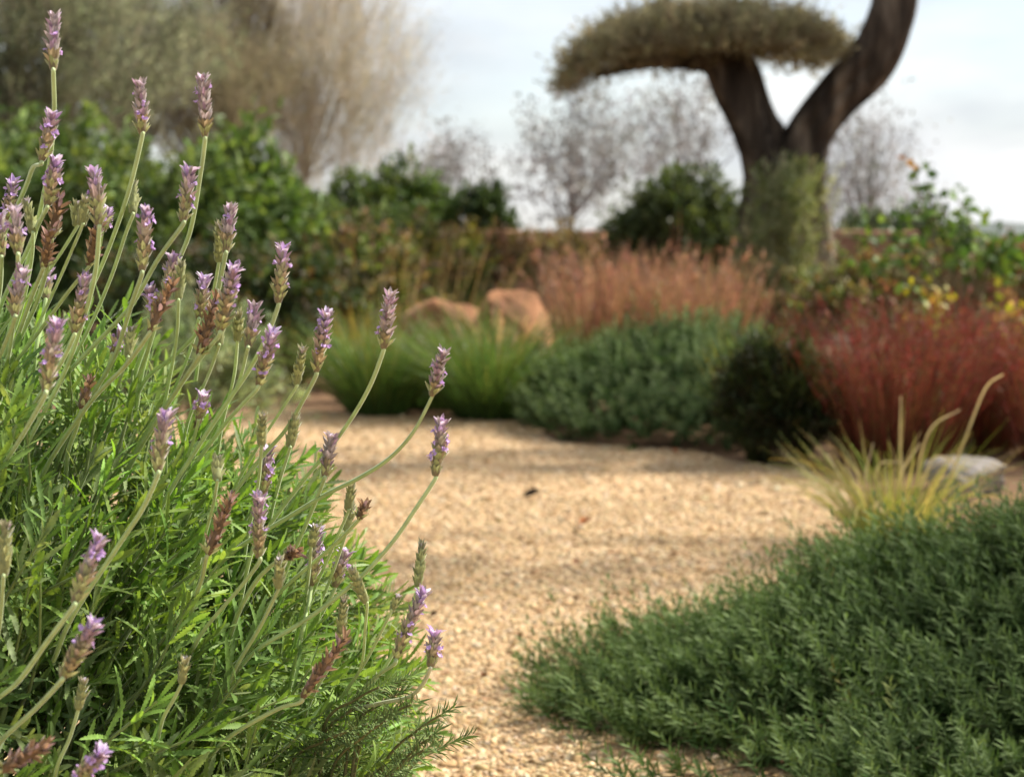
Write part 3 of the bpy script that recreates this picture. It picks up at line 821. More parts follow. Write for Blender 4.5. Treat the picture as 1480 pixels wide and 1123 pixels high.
def lavender():
    rng = np.random.default_rng(3)
    root = thing('lavender_bush', 'tall toothed lavender bush with many purple flower spikes, in sharp focus by the gravel', 'lavender', (BC[0], BC[1], 0))
    # leafy shoots
    mb, ms = MB(), MB()
    def shoots(n, rlo, rhi, Ls, leafL, vis):
        tall = rhi > 1.1
        d = nrm(rng.normal(0, 1, (n * 9, 3))); d[:, 2] = np.abs(d[:, 2]) * np.where(rng.random(n * 9) < .25, -.4, 1)
        d = nrm(d)
        if vis:
            d = d[(d[:, 1] < .45) & (d[:, 0] > -.45)]
        if tall: d = d[(d[:, 2] > .62) & (d[:, 0] < .45)]
        d = d[:n]; m = len(d)
        tip = BC + d * (bush_r(d) * rng.uniform(rlo, rhi, m))[:, None]
        tip[:, 2] = np.maximum(tip[:, 2], .05)
        low = np.clip((.55 - tip[:, 2]) / .3, 0, 1)[:, None]
        ax = nrm(d * (.55 + .3 * low) + np.array([.30, -.06, 0]) + np.array([0, 0, .75]) * (1 - .7 * low) + rng.normal(0, .30, (m, 3)))
        return tip, ax
    for n, lo, hi, Ls, vis in [(1150, .88, 1.06, .10, True), (170, 1.02, 1.17, .10, True), (750, .62, .88, .10, True), (260, .8, 1.0, .10, False)]:
        tip, ax = shoots(n, lo, hi, Ls, .035, vis)
        m = len(tip); npair = 9
        ln = rng.uniform(.07, .12, m)
        u = nrm(np.cross(ax, rng.normal(0, 1, (m, 3)))); v = np.cross(ax, u)
        P_, D_, U_, L__, W__, C_ = [], [], [], [], [], []
        cs = pal(rng, [(.15, .26, .048), (.13, .23, .042), (.185, .285, .065), (.11, .19, .048), (.20, .27, .11)], m, .15)
        for k in range(npair):
            t = k / (npair - 1)                                    # 0 at the foot, 1 at the tip
            for sgn in (-1, 1):
                rad = (u if k % 2 else v) * sgn
                rad = nrm(rad + rng.normal(0, .35, (m, 3)))
                op = (.85 - .55 * t ** 2) * rng.uniform(.5, 1.4, m)
                P_.append(tip - ax * (ln * (1 - t))[:, None]); D_.append(ax * .8 + rad * op[:, None]); U_.append(ax - rad * .25)
                s = (.72 + .5 * math.sin(math.pi * min(1, .25 + t * .6))) * (1 - .45 * t ** 3)
                L__.append(.041 * s * rng.uniform(.6, 1.25, m)); W__.append(.0067 * rng.uniform(.75, 1.15, m) * (1 - .2 * t))
                C_.append(cs * (1 + rng.normal(0, .12, (m, 1))) * (1 + .22 * t))
        P_, D_, U_, C_ = [np.concatenate(a) for a in (P_, D_, U_, C_)]; L__, W__ = np.concatenate(L__), np.concatenate(W__)
        which = rng.integers(0, 4, len(P_))
        for q in range(4):
            s = which == q
            scatter(mb, TOOTH[q], P_[s], D_[s], U_[s], L__[s], W__[s], np.clip(C_[s], .01, .6))
        for k in range(m):
            foot = tip[k] - ax[k] * ln[k]
            mid = foot * .75 + (BC + np.array([0, 0, -.06])) * .25
            tube(ms, [mid, foot, tip[k]], [.0019, .0015, .0009], 4, np.array([(.16, .19, .08), (.21, .29, .09)]), 6, cap=False)
    # woody framework
    for k in range(26):
        d = nrm(rng.normal(0, 1, 3)); d[2] = abs(d[2]) + .2
        e = BC + nrm(d) * bush_r(nrm(d)) * .75
        tube(ms, [np.array([BC[0] + rng.normal(0, .03), BC[1] + rng.normal(0, .03), -.01]), BC * .6 + e * .4 + np.array([0, 0, -.08]), e], [.009, .006, .002], 6, (.14, .10, .06), 9)
    mb.build('foliage', M_lav_leaf, root); ms.build('branches', M_lav_stem, root)
    # flower stalks, each with its spike
    ridge = lambda t, a: 1 + .16 * np.cos(4 * a)
    for kind, dep, tip, base, path in HEADS:
        tp = P(*tip, dep + rng.normal(0, .006)); bp = P(*base, dep)
        end = bush_depth(*path[-1])
        start_in = min(max(end - .012, dep - .16), dep + .30)
        n = len(path)
        pts = [bp + (tp - bp) * .03, bp - (tp - bp) * .08] + [P(x, y, dep + (start_in - dep) * ((k + 1) / n) ** 1.3) for k, (x, y) in enumerate(path)]
        last = pts[-1] - pts[-2]
        pts.append(pts[-1] + nrm(last * 1.0 + np.array([-.01, .05, -.03])) * .07)
        mst = MB()
        g0 = np.array((.45, .56, .28)) * rng.uniform(.85, 1.12); g1 = np.array((.38, .52, .20)) * rng.uniform(.85, 1.1)
        r0 = .00150 if kind != 'g' else .00125
        if kind == 'b': g0 = g0 * .8 + np.array((.06, .02, 0))
        if tip == (631, 916): g0 = np.array((.52, .54, .38)); g1 = np.array((.48, .50, .30))
        tube(mst, pts, [r0 * .95, r0 * 1.05, r0 * 1.15], 12, np.array([g0, g1]), len(pts) * 6, ridge)
        # a few stalks carry a pair of small leaves low down
        if rng.random() < .35:
            q = pts[-3] if len(pts) > 4 else pts[-2]
            ax = nrm(pts[-4 if len(pts) > 4 else -3] - q)
            for sgn in (-1, 1):
                sd = nrm(np.cross(ax, np.array([0, 1, .2]))) * sgn
                scatter(mst, LANCE, np.array([q]), np.array([ax + sd * .5]), np.array([ax * -.3 + sd + np.array([0, -.6, .3])]), .013, .0028, (.17, .26, .06))
        st = mst.build('flower_stalk', M_lav_stem, root)
        mh = MB()
        hl = np.linalg.norm(tp - bp)
        thin = np.clip(.0064 / hl, .115, .34) if kind != 'g' else np.clip(.0066 / hl, .15, .42)
        spike(mh, rng, kind, tp, bp, thin * rng.uniform(.92, 1.1))
        mh.build('flower_spike', M_bract, st)


lavender()


def rosemary_sprig():
    rng = np.random.default_rng(41)
    b = np.array([-.16, 1.42, 0])
    root = thing('rosemary_plant', 'small bright rosemary plant with fine needles poking out under the lavender', 'shrub', b)
    mb, ms = MB(), MB()
    tipsl = [(682, 1062), (655, 1022), (600, 975), (565, 985), (640, 1050), (610, 1012), (575, 1030), (545, 1000), (600, 1075), (560, 1065), (530, 1090), (585, 1110), (628, 1075), (520, 1050), (590, 995), (548, 1040)]
    for x, y in tipsl:
        tp = P(x, y, rng.uniform(1.33, 1.46)); m1 = P(x - 75 - rng.uniform(0, 30), y + 55 + rng.uniform(0, 40), 1.42)
        c = catmull([b + rng.normal(0, .01, 3) * [1, 1, 0], b * .45 + m1 * .55 + [0, 0, .03], m1, (m1 + tp) / 2 + [0, 0, .006], tp], 60)
        tube(ms, c[::6], [.0022, .0009], 5, (.16, .15, .07), 30)
        s = c[22:]
        n = 90
        t = np.sort(rng.random(n)) * (len(s) - 1.01); i = t.astype(int)
        pos = s[i] + (s[i + 1] - s[i]) * (t - i)[:, None]; tg = nrm(s[i + 1] - s[i])
        u = nrm(np.cross(tg, np.array([.1, 1, .2]))); v = np.cross(tg, u); a = np.arange(n) * 2.4 + rng.normal(0, .4, n)
        rad = u * np.cos(a)[:, None] + v * np.sin(a)[:, None]
        f = t / len(s)
        scatter(mb, LANCE, pos, tg * .75 + rad * (.95 - .5 * f ** 3)[:, None], tg * .8 - rad * .3, .0165 * rng.uniform(.75, 1.15, n) * (1 - .3 * f ** 4), .0017, pal(rng, [(.15, .21, .075), (.18, .25, .09), (.12, .18, .07)], n))
    mb.build('foliage', M_rosemary, root); ms.build('branches', M_wood, root)


rosemary_sprig()


# ------------------------------------------------------------------ the old olive with clipped cloud crowns
def olive():
    rng = np.random.default_rng(8)
    D = 12.0
    b = P(1138, 494, D); b[2] = 0
    root = thing('olive_tree', 'old twisted olive with a forked dark trunk and a flat clipped crown', 'tree', b)
    def gnarl(seed, amp=.16):
        def f(t, a):
            return np.array([1 + .07 * math.sin(7 * x - t * 7 + seed + 2 * mnoise.noise(Vector((t * 4, x, seed)))) + .05 * abs(math.sin(5 * x + t * 11)) + amp * math.sin(3 * x + t * 5 + seed) * .7 + amp * 1.2 * mnoise.noise(Vector((math.cos(x) * 1.6, math.sin(x) * 1.6, t * 5 + seed))) + .06 * mnoise.noise(Vector((math.cos(x) * 5, math.sin(x) * 5, t * 9 + seed))) for x in a])
        return f
    mb = MB()
    q = lambda x, y, dd=0: P(x, y, D + dd)
    tube(mb, [q(1140, 505), q(1136, 470), q(1128, 390), q(1122, 310), q(1118, 245), q(1090, 180), q(1062, 120), q(1042, 78)],
         [.46, .36, .27, .235, .18, .155, .17, .15], 56, (.5, .5, .5), 80, gnarl(1))
    tube(mb, [q(1150, 505, .05), q(1152, 440, .05), q(1150, 330, .05), q(1150, 250), q(1166, 190, -.05), q(1208, 138, -.1), q(1254, 92, -.15), q(1282, 40, -.2), q(1296, -25, -.2), q(1288, -120, -.2), q(1240, -230, 0), q(1215, -330, .2)],
         [.38, .29, .23, .19, .15, .145, .15, .14, .145, .13, .11, .08], 56, (.5, .5, .5), 120, gnarl(4))
    # small limbs into the crown
    for x, y in [(960, 60), (1010, 40), (1100, 45), (1160, 55), (900, 85), (860, 110)]:
        tube(mb, [q(1045, 88), q((1045 + x) / 2, (80 + y) / 2 - 8, rng.normal(0, .15)), q(x, y, rng.normal(0, .3))], [.10, .06, .02], 9, (.5, .5, .5), 10)
    for x, y in [(1050, -330), (1400, -380), (1540, -380)]:
        tube(mb, [q(1250, -215), q((1250 + x) / 2, -300), q(x, y)], [.09, .07, .03], 9, (.5, .5, .5), 10)
    mb.build('trunk', M_bark, root)

    def pad(name, n, centre_px, hw, hh, ryd, droop_l, seed):
        r2 = np.random.default_rng(seed)
        u = r2.uniform(-1, 1, n); v = r2.uniform(-1, 1, n)
        ok = u * u + v * v < 1; u, v = u[ok], v[ok]
        th = np.sqrt(np.clip(1 - u * u - v * v, 0, 1)) ** .6
        lob = np.array([1 + .25 * mnoise.noise(Vector((a * 2.5, c * 2.5, seed))) for a, c in zip(u, v)])
        wv = r2.random(len(u)) ** .55                                 # 0 underside, 1 top skin
        sc = D / FPX
        c0 = P(*centre_px, D)
        z = c0[2] + (-hh * .55 + wv * hh * 1.55 * lob * th) * sc - np.clip(-u, 0, 1) ** 3 * droop_l * sc + np.clip(u, 0, 1) ** 2 * -6 * sc
        p = np.c_[c0[0] + u * hw * sc, D + v * ryd, z]
        nn = len(p)
        d = np.c_[u * .55 + r2.normal(0, .28, nn), v * .4 + r2.normal(0, .28, nn), .75 * wv + .05 + r2.normal(0, .25, nn)]
        m_ = MB()
        k = 7
        tl = r2.uniform(.06, .12, nn) * np.where(r2.random(nn) < .25, 2.0, 1)
        f = r2.random((nn, k))
        dn = nrm(d)
        pos = p[:, None] + dn[:, None] * (f * tl[:, None])[..., None]
        ld = nrm(dn[:, None] * .9 + r2.normal(0, .45, (nn, k, 3)))
        cc = np.repeat(pal(r2, [(.34, .31, .19), (.42, .385, .24), (.26, .225, .15), (.38, .35, .21)], nn, .15), k, 0)
        scatter(m_, LANCE, pos.reshape(-1, 3), ld.reshape(-1, 3), r2.normal(0, 1, (nn * k, 3)), r2.uniform(.04, .065, nn * k), .011, cc)
        blades(m_, r2, p - dn * .05, dn, tl * 1.3, np.zeros(nn), np.full(nn, .005), np.tile((.20, .165, .11), (nn, 1)), np.tile((.24, .21, .13), (nn, 1)), 2)
        m_.build(name, M_wisp, root)
    pad('crown', 6500, (1014, 70), 200, 46, .75, 50, 31)
    pad('crown', 3600, (1330, -410), 260, 85, .95, 25, 32)
    pad('crown', 1700, (1540, -400), 150, 60, .7, 15, 33)
    # pale suckers sprouting round the foot of the trunk
    m_ = MB(); r2 = np.random.default_rng(77)
    n = 520
    y = r2.uniform(262, 462, n); x = 1132 + r2.normal(0, 1, n) * (20 + (y - 262) * .11)
    x += np.where(y < 330, 8, -8)
    p = np.array([P(a, c, D - .35 - r2.random() * .35) for a, c in zip(x, y)])
    d = np.c_[r2.normal(0, .35, n), r2.normal(-.1, .3, n), r2.uniform(.2, 1.2, n)]
    k = 12
    f = r2.random((n, k)); dn = nrm(d)
    pos = p[:, None] + dn[:, None] * (f * .2)[..., None]
    ld = nrm(dn[:, None] * .8 + r2.normal(0, .5, (n, k, 3)))
    cc = np.repeat(pal(r2, [(.22, .25, .12), (.30, .32, .18), (.13, .17, .06), (.36, .37, .24)], n, .15), k, 0)
    scatter(m_, LANCE, pos.reshape(-1, 3), ld.reshape(-1, 3), r2.normal(0, 1, (n * k, 3)), r2.uniform(.035, .06, n * k), .013, cc)
    bs = p * 1.0; bs[:, 2] = np.maximum(bs[:, 2] - .35, .0)
    blades(m_, r2, bs, p - bs + .001, np.linalg.norm(p - bs, axis=1) + .1, np.zeros(n), np.full(n, .006), np.tile((.16, .14, .08), (n, 1)), np.tile((.2, .2, .1), (n, 1)), 2)
    m_.build('suckers', M_leaf, root)


olive()


# ------------------------------------------------------------------ rocks
def boulder(name, label, px, py_base, depth, sx, sy, sz, mat, seed, rot=0.0, group=None, cut=.35):
    import bmesh
    bm = bmesh.new(); bmesh.ops.create_icosphere(bm, subdivisions=5, radius=1)
    o = Vector((seed * 2.3, seed * 5.1, seed * 1.7))
    rng = np.random.default_rng(seed)
    planes = [(nrm(rng.normal(0, 1, 3) + np.array([0, 0, .2])), rng.uniform(.52, .88)) for _ in range(11)]
    for v in bm.verts:
        c = np.array(v.co)
        for n_, d_ in planes:
            e = np.dot(c, n_) - d_
            if e > 0: c = c - n_ * e * .98
        c *= 1 + .10 * mnoise.noise(Vector(tuple(c * 2)) + o) + .045 * mnoise.noise(Vector(tuple(c * 6)) + o) + .03 * mnoise.noise(Vector(tuple(c * 14)) + o) + .02 * mnoise.noise(Vector(tuple(c * 30)) + o)
        x, y, z = c[0] * sx, c[1] * sy, c[2] * sz
        ca, sa = math.cos(rot), math.sin(rot)
        v.co = (x * ca - y * sa, x * sa + y * ca, z + sz * .55)
    me = bpy.data.meshes.new(name); bm.to_mesh(me); bm.free()
    for p_ in me.polygons: p_.use_smooth = True
    me.materials.append(mat)
    ob = bpy.data.objects.new(name, me); COL.objects.link(ob)
    b = P(px, 500, depth); ob.location = (b[0], b[1], 0)
    tag(ob, label, 'boulder', group)


boulder('boulder', 'lower rusty orange boulder behind the green grass tussocks', 668, 490, 8.3, .33, .22, .31, M_rust, 3, .2, 'rusty boulders')
boulder('boulder', 'taller peaked salmon orange boulder beside the dry plume grass', 745, 490, 8.2, .25, .2, .335, M_rust, 9, .9, 'rusty boulders')
boulder('boulder', 'pale grey white boulder under the crimson grass', 1400, 700, 4.75, .13, .14, .070, M_pale, 12, -.3)


# ------------------------------------------------------------------ grasses and low planting
GREENG = [(.045, .10, .022), (.06, .125, .03), (.035, .08, .02), (.075, .15, .035)]
GTIP = [(.10, .19, .04), (.14, .22, .05), (.20, .21, .05)]


def at(px, depth):
    b = P(px, 500, depth); b[2] = 0
    return b


grp = 'green grass tussocks at the path edge'
r_, p_ = tuft('grass_tussock', 'arching green grass tussock with yellow stalks, standing clear of the rusty boulders', 'grass', at(545, 6.9), 900, .60, .72, GREENG, GTIP, 51, .008, .45, .11, grp)
r_, p_ = tuft('grass_tussock', 'arching green grass tussock directly in front of the peaked boulder', 'grass', at(706, 6.75), 1000, .62, .78, GREENG, GTIP, 52, .008, .45, .12, grp)
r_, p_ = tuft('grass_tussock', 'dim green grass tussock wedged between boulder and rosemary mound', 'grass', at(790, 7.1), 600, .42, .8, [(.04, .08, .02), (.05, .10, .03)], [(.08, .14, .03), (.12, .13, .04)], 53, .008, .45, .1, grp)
tuft('grass_tussock', 'small dark green grass tussock squeezed between the two big arching ones', 'grass', at(632, 7.2), 450, .40, .7, [(.04, .08, .02), (.05, .10, .03)], [(.08, .14, .03), (.12, .13, .04)], 57, .008, .4, .12, grp)
# yellow stalks standing in the tussocks
tuft('yellow_grass_clump', 'thin upright clump of yellow green grass behind the left tussock', 'grass', at(525, 7.5), 130, .52, .28, [(.25, .26, .05), (.20, .24, .05)], [(.42, .36, .07), (.36, .22, .05)], 54, .010, .15, .08)
rt, p_ = tuft('plume_grass_clump', 'dry straw coloured plume grass between the two rusty boulders', 'grass', at(728, 7.75), 120, .50, .42, [(.30, .24, .08), (.38, .26, .10)], [(.62, .45, .24), (.55, .36, .18)], 55, .007, .25, .07)
plumes(rt, np.random.default_rng(1), p_, range(0, 120, 3), .035, [(.65, .48, .28), (.55, .38, .22)], wd=.006)

SALM = [(.26, .14, .08), (.32, .17, .10), (.18, .12, .06), (.14, .14, .05)]
SALT = [(.46, .23, .18), (.40, .16, .14), (.54, .32, .24), (.26, .14, .09), (.34, .24, .13)]
for k, (px, dep, hh, lab) in enumerate([
        (815, 9.6, .66, 'low salmon grass clump beside the peaked boulder'),
        (868, 9.2, .80, 'salmon pink feathery grass with a loose top, second clump from the boulders'),
        (925, 9.4, .80, 'salmon pink feathery grass rising above the middle of the rosemary mound'),
        (985, 9.1, .76, 'dense pink grass clump below the dark rounded shrub'),
        (1040, 9.5, .74, 'salmon grass clump touching the olive suckers')]):
    rt, p_ = tuft('salmon_grass_clump', lab, 'grass', at(px, dep), 420, hh, .30, SALM, SALT, 60 + k, .010, .16, .16, 'salmon grasses before the olive tree', .04, 1.0, .55)
    plumes(rt, np.random.default_rng(k), p_, range(0, 420, 9), .05, SALT, wd=.008)

tuft('dry_stalk', 'single tall pale dry stalk standing against the earth wall', 'plant', at(763, 10.2), 5, .80, .05, [(.50, .36, .25)], [(.62, .46, .33)], 70, .034, .03, .03, sway=.004)
tuft('red_stalk', 'pair of thin upright red stems before the dark rounded shrub', 'plant', at(985, 9.9), 4, .98, .06, [(.38, .12, .08)], [(.50, .17, .13)], 71, .016, .02, .05, sway=.004)

CRIM = [(.12, .026, .016), (.15, .034, .020), (.09, .035, .016), (.07, .07, .022)]
CRIT = [(.25, .038, .038), (.20, .030, .032), (.31, .09, .08), (.18, .06, .04), (.12, .10, .04)]
for k, (px, dep, hh, n, lab) in enumerate([
        (1290, 5.35, .60, 1700, 'rounded crimson grass beside the dark sedge'),
        (1405, 5.75, .62, 1200, 'crimson grass clump rising behind the pale boulder'),
        (1545, 5.5, .56, 800, 'crimson grass clump cut by the frame edge')]):
    rt, p_ = tuft('crimson_grass_clump', lab, 'grass', at(px, dep), n, hh, .46, CRIM, CRIT, 80 + k, .0042, .12, .15, 'crimson grasses', .04, 1.0, .5)
    plumes(rt, np.random.default_rng(k + 9), p_, range(0, n, 5), .028, CRIT, wd=.004)

shrub('dark_bush', 'small very dark rounded bush with a brown tinged base, in front of the rosemary mound', 'shrub', 1122, 0, 5.35, .165, .36, 420, 26, .05, .007, [(.018, .03, .009), (.028, .04, .012), (.035, .028, .012), (.05, .07, .02)], 90, shape=NEEDLE2, up_bias=.8, zc=.42, lob=.16)
tuft('sedge_clump', 'short olive green sedge blades standing up out of the dark bush', 'grass', at(1125, 5.45), 420, .46, .34, [(.03, .04, .01), (.045, .05, .015)], [(.08, .12, .03), (.11, .14, .035), (.12, .13, .04)], 92, .006, .35, .10)
tuft('yellow_grass_clump', 'green yellow grass blades sprouting from the top of the rosemary mound', 'grass', at(1085, 6.0), 90, .50, .3, [(.12, .18, .04)], [(.36, .34, .07), (.2, .28, .07)], 91, .010, .2, .06)


def dry_grass():
    rng = np.random.default_rng(95)
    b = G(1290, 800); b[2] = 0
    root, p = tuft('dry_grass_clump', 'yellow green grass clump with dry curling tan blades behind the near rosemary', 'grass', b, 190, .37, .62,
                   [(.22, .28, .06), (.28, .30, .07)], [(.58, .50, .18), (.62, .44, .2), (.38, .42, .1)], 95, .006, .45, .06)
    mb = MB()
    dep = b[1]
    for pts in [[(1300, 790), (1305, 700), (1301, 640), (1302, 572)], [(1315, 790), (1325, 690), (1345, 620), (1388, 592)],
                [(1335, 790), (1370, 700), (1400, 620), (1425, 560), (1450, 541)], [(1255, 790), (1265, 700), (1272, 670), (1300, 668)],
                [(1250, 790), (1235, 730), (1215, 690), (1195, 655)], [(1270, 790), (1250, 730), (1238, 680)], [(1330, 790), (1330, 720), (1352, 660), (1400, 682)],
                [(1290, 790), (1296, 700), (1330, 640)], [(1260, 790), (1250, 700), (1262, 640)], [(1300, 790), (1340, 720), (1362, 690), (1400, 690)]]:
        c = catmull([P(x, y, dep + rng.normal(0, .02)) for x, y in pts], 16)
        wd = .0060 * (1 - .6 * np.linspace(0, 1, 16) ** 2)
        sd = np.array([1, .25, .15])
        tg = nrm(np.gradient(c, axis=0)); side = nrm(np.cross(tg, np.array([0, -1, .3])))
        nrm_ = np.cross(side, tg)
        V = np.stack([c - side * wd[:, None] * .5 + nrm_ * wd[:, None] * .2, c, c + side * wd[:, None] * .5 + nrm_ * wd[:, None] * .2], 1).reshape(-1, 3)
        k = np.arange(15)[:, None] * 3
        q = np.concatenate([k + np.array([[0, 1, 4, 3]]), k + np.array([[1, 2, 5, 4]])])
        t = np.repeat(np.linspace(0, 1, 16), 3)[:, None]
        mb.add(V, q, np.array((.42, .36, .12)) * (1 - t) + np.array((.72, .58, .38)) * t)
    n = 90
    a = rng.uniform(0, 6.283, n); rr = rng.random(n) ** .5
    bs = b + np.c_[np.cos(a) * rr * .10, np.sin(a) * rr * .06, np.zeros(n)]
    blades(mb, rng, bs, np.c_[np.cos(a) * rr * .75, np.sin(a) * rr * .6, np.ones(n)], rng.uniform(.24, .42, n), rng.uniform(.1, .8, n), rng.uniform(.0035, .007, n),
           pal(rng, [(.24, .33, .06), (.34, .38, .08)], n), pal(rng, [(.66, .50, .25), (.60, .48, .12), (.34, .44, .08), (.40, .46, .10)], n), 8, .04)
    mb.build('dry_blades', M_grass, root)


dry_grass()
shrub('santolina', 'soft silvery green bush out of focus behind the lavender', 'shrub', 285, 0, 5.6, .30, .47, 900, 26, .022, .006, [(.30, .36, .22), (.34, .39, .25), (.24, .30, .17)], 101, shape=NEEDLE2, mat=M_leaf, up_bias=.8)

# fallen leaves and twig on the gravel
def fallen(px, py, length, width, col, seed, label, rot):
    rng = np.random.default_rng(seed)
    b = G(px, py); b[2] = .016
    root = bpy.data.objects
    mb = MB()
    d = np.array([[math.cos(rot), math.sin(rot), .12]])
    v, f = leaf_shape([(0, .1), (.15, .7), (.4, 1), (.7, .8), (.9, .35), (1, 0)], 1.6, -.22)
    scatter(mb, (v, f), np.zeros((1, 3)), d, np.array([[.1, .2, 1.0]]), length, width, col)
    scatter(mb, LANCE, np.zeros((1, 3)), -d, np.array([[0, 0, 1.0]]), length * .35, width * .1, col)
    o = mb.build('fallen_leaf', M_wood)
    o.location = b
    tag(o, label, 'leaf', 'fallen leaves on the gravel')


fallen(757, 727, .046, .018, (.03, .03, .035), 1, 'curled near black leaf lying alone in the middle of the gravel', .1)
fallen(838, 768, .035, .024, (.30, .12, .05), 2, 'reddish brown leaf on the sunny gravel just past the black leaf', .6)
fallen(832, 826, .018, .014, (.20, .08, .04), 3, 'tiny dark red leaf scrap on the gravel, below the reddish brown leaf', 1.6)
fallen(978, 662, .03, .02, (.26, .11, .05), 4, 'small brown leaf on the gravel near the rosemary mound', 2.2)
fallen(725, 765, .02, .014, (.34, .28, .10), 5, 'small olive yellow leaf on the gravel short of the black leaf', 2.8)


_r = np.random.default_rng(61)
for k in range(16):
    fallen(_r.uniform(560, 1080), 690 + 330 * _r.random() ** 1.2, _r.uniform(.008, .020), _r.uniform(.006, .011), pal(_r, [(.16, .08, .04), (.24, .13, .06), (.10, .06, .04)], 1)[0], 70 + k, 'tiny brown crumb of leaf litter scattered on the gravel', _r.uniform(0, 6))


# ------------------------------------------------------------------ middle distance shrubs
DKG = [(.10, .15, .045), (.125, .18, .055), (.075, .125, .038), (.18, .235, .08)]
g_ol = 'leafy green shrubs behind the lavender'
shrub('green_shrub', 'tall dark leafy shrub at the frame edge behind the lavender spikes', 'shrub', 20, 0, 9.6, .95, 1.35, 620, 22, .085, .026, DKG, 111, shape=LANCE, group=g_ol)
shrub('green_shrub', 'dense leafy shrub with narrow glossy leaves between the two tall lone spikes', 'shrub', 205, 0, 9.2, .72, 1.12, 600, 22, .085, .026, DKG, 112, shape=LANCE, group=g_ol)
shrub('green_shrub', 'bright leafy shrub rising before the tan tree trunk', 'shrub', 330, 0, 9.6, .58, 1.20, 620, 20, .085, .028, DKG + [(.10, .17, .04)], 113, shape=LANCE, group=g_ol)
shrub('green_shrub', 'lower spreading leafy shrub just left of the tan tree foot', 'shrub', 425, 0, 10.2, .62, .95, 520, 20, .075, .026, DKG, 114, shape=LANCE, group=g_ol)
shrub('green_shrub', 'low shrub with dark, partly brownish leaves behind the silvery bush', 'shrub', 330, 0, 8.2, .70, .70, 520, 20, .055, .02, [(.035, .06, .02), (.05, .075, .025), (.09, .07, .03)], 115, shape=LANCE, group=g_ol)

WEED = [(.14, .19, .05), (.17, .20, .06), (.22, .18, .08), (.24, .17, .10), (.11, .15, .04), (.24, .15, .09)]
g_w = 'straggly weedy shrubs before the earth wall'
shrub('weedy_shrub', 'straggly shrub with reddish dark leaves beside the silvery bush', 'shrub', 425, 0, 8.4, .42, .62, 420, 16, .035, .018, WEED + [(.20, .10, .05)], 121, group=g_w, up_bias=.6)
shrub('weedy_shrub', 'straggly olive green shrub with tan stalks behind the yellow grass', 'shrub', 520, 0, 9.4, .48, .80, 460, 16, .04, .02, WEED, 122, group=g_w, up_bias=.7)
shrub('weedy_shrub', 'loose brownish shrub with yellow leaf spots above the lower boulder', 'shrub', 610, 0, 10.4, .50, .82, 460, 16, .04, .02, WEED + [(.3, .26, .05)], 123, group=g_w, up_bias=.7)
shrub('weedy_shrub', 'thin rust tinted shrub rising behind the boulders', 'shrub', 695, 0, 11.0, .46, .76, 380, 16, .04, .018, [(.20, .11, .055), (.26, .14, .07), (.12, .12, .04)], 124, group=g_w, up_bias=.7)
rt, p_ = tuft('tall_weed_clump', 'tall dry tan stalks among the weedy shrubs before the wall', 'grass', at(560, 9.2), 110, 1.0, .45, [(.34, .26, .13)], [(.55, .40, .23), (.45, .36, .15), (.5, .3, .12)], 125, .008, .12, .6)
shrub('weedy_shrub', 'brown and green scrub between the olive foot and the yellow leaved vine', 'shrub', 1255, 0, 9.5, .50, .62, 420, 16, .04, .02, WEED + [(.24, .13, .06)], 126, group=g_w)
shrub('weedy_shrub', 'scrub of brown stems and green leaves behind the crimson grass', 'shrub', 1420, 0, 8.6, .65, .68, 520, 16, .04, .02, WEED + [(.26, .12, .06), (.22, .10, .05)], 127, group=g_w)

shrub('dark_shrub', 'dark green domed shrub standing at the wall behind the olive trunk', 'shrub', 985, 0, 13.6, .62, 1.22, 700, 20, .07, .022, [(.085, .115, .045), (.105, .135, .055), (.06, .085, .032)], 131, shape=LANCE, lob=.15, zc=.5)


shrub('weedy_shrub', 'low brown scrub hugging the earth wall beside the tall dry stalk', 'shrub', 800, 0, 14.2, .62, .80, 420, 16, .05, .02, [(.20, .13, .075), (.24, .17, .10), (.16, .13, .06)], 128, group=g_w, up_bias=.7)


def wall():
    mb = MB()
    nx, nz_ = 160, 8
    def sheet(f, flip=False):
        V = np.array([[f(i, j) for j in range(nz_)] for i in range(nx)]).reshape(-1, 3)
        i = np.arange(nx - 1)[:, None] * nz_; j = np.arange(nz_ - 1)[None]
        q = np.stack([i + j, i + nz_ + j, i + nz_ + j + 1, i + j + 1], -1).reshape(-1, 4)
        mb.add(V, q[:, ::-1] if flip else q, (.2, .12, .08))
    X = np.linspace(-4.2, 3.6, nx)
    tz = lambda x: .79 + .022 * mnoise.noise(Vector((x * 1.3, 0, 2))) + .012 * mnoise.noise(Vector((x * 6, 0, 5)))
    fy = lambda x, z: 15.0 + .05 * mnoise.noise(Vector((x * 2, z * 4, 1))) + .15 * (z / .8)
    sheet(lambda i, j: (X[i], fy(X[i], tz(X[i]) * j / 7), tz(X[i]) * j / 7 - (.02 if j == 0 else 0)))
    sheet(lambda i, j: (X[i], fy(X[i], tz(X[i])) + .5 * j / 7, tz(X[i]) + .015 * math.sin(j)))
    sheet(lambda i, j: (X[i], fy(X[i], tz(X[i])) + .5, tz(X[i]) * (1 - j / 7)))
    o = mb.build('earth_wall', M_wall)
    tag(o, 'long low red brown earth wall running behind the garden beds', 'wall')


wall()

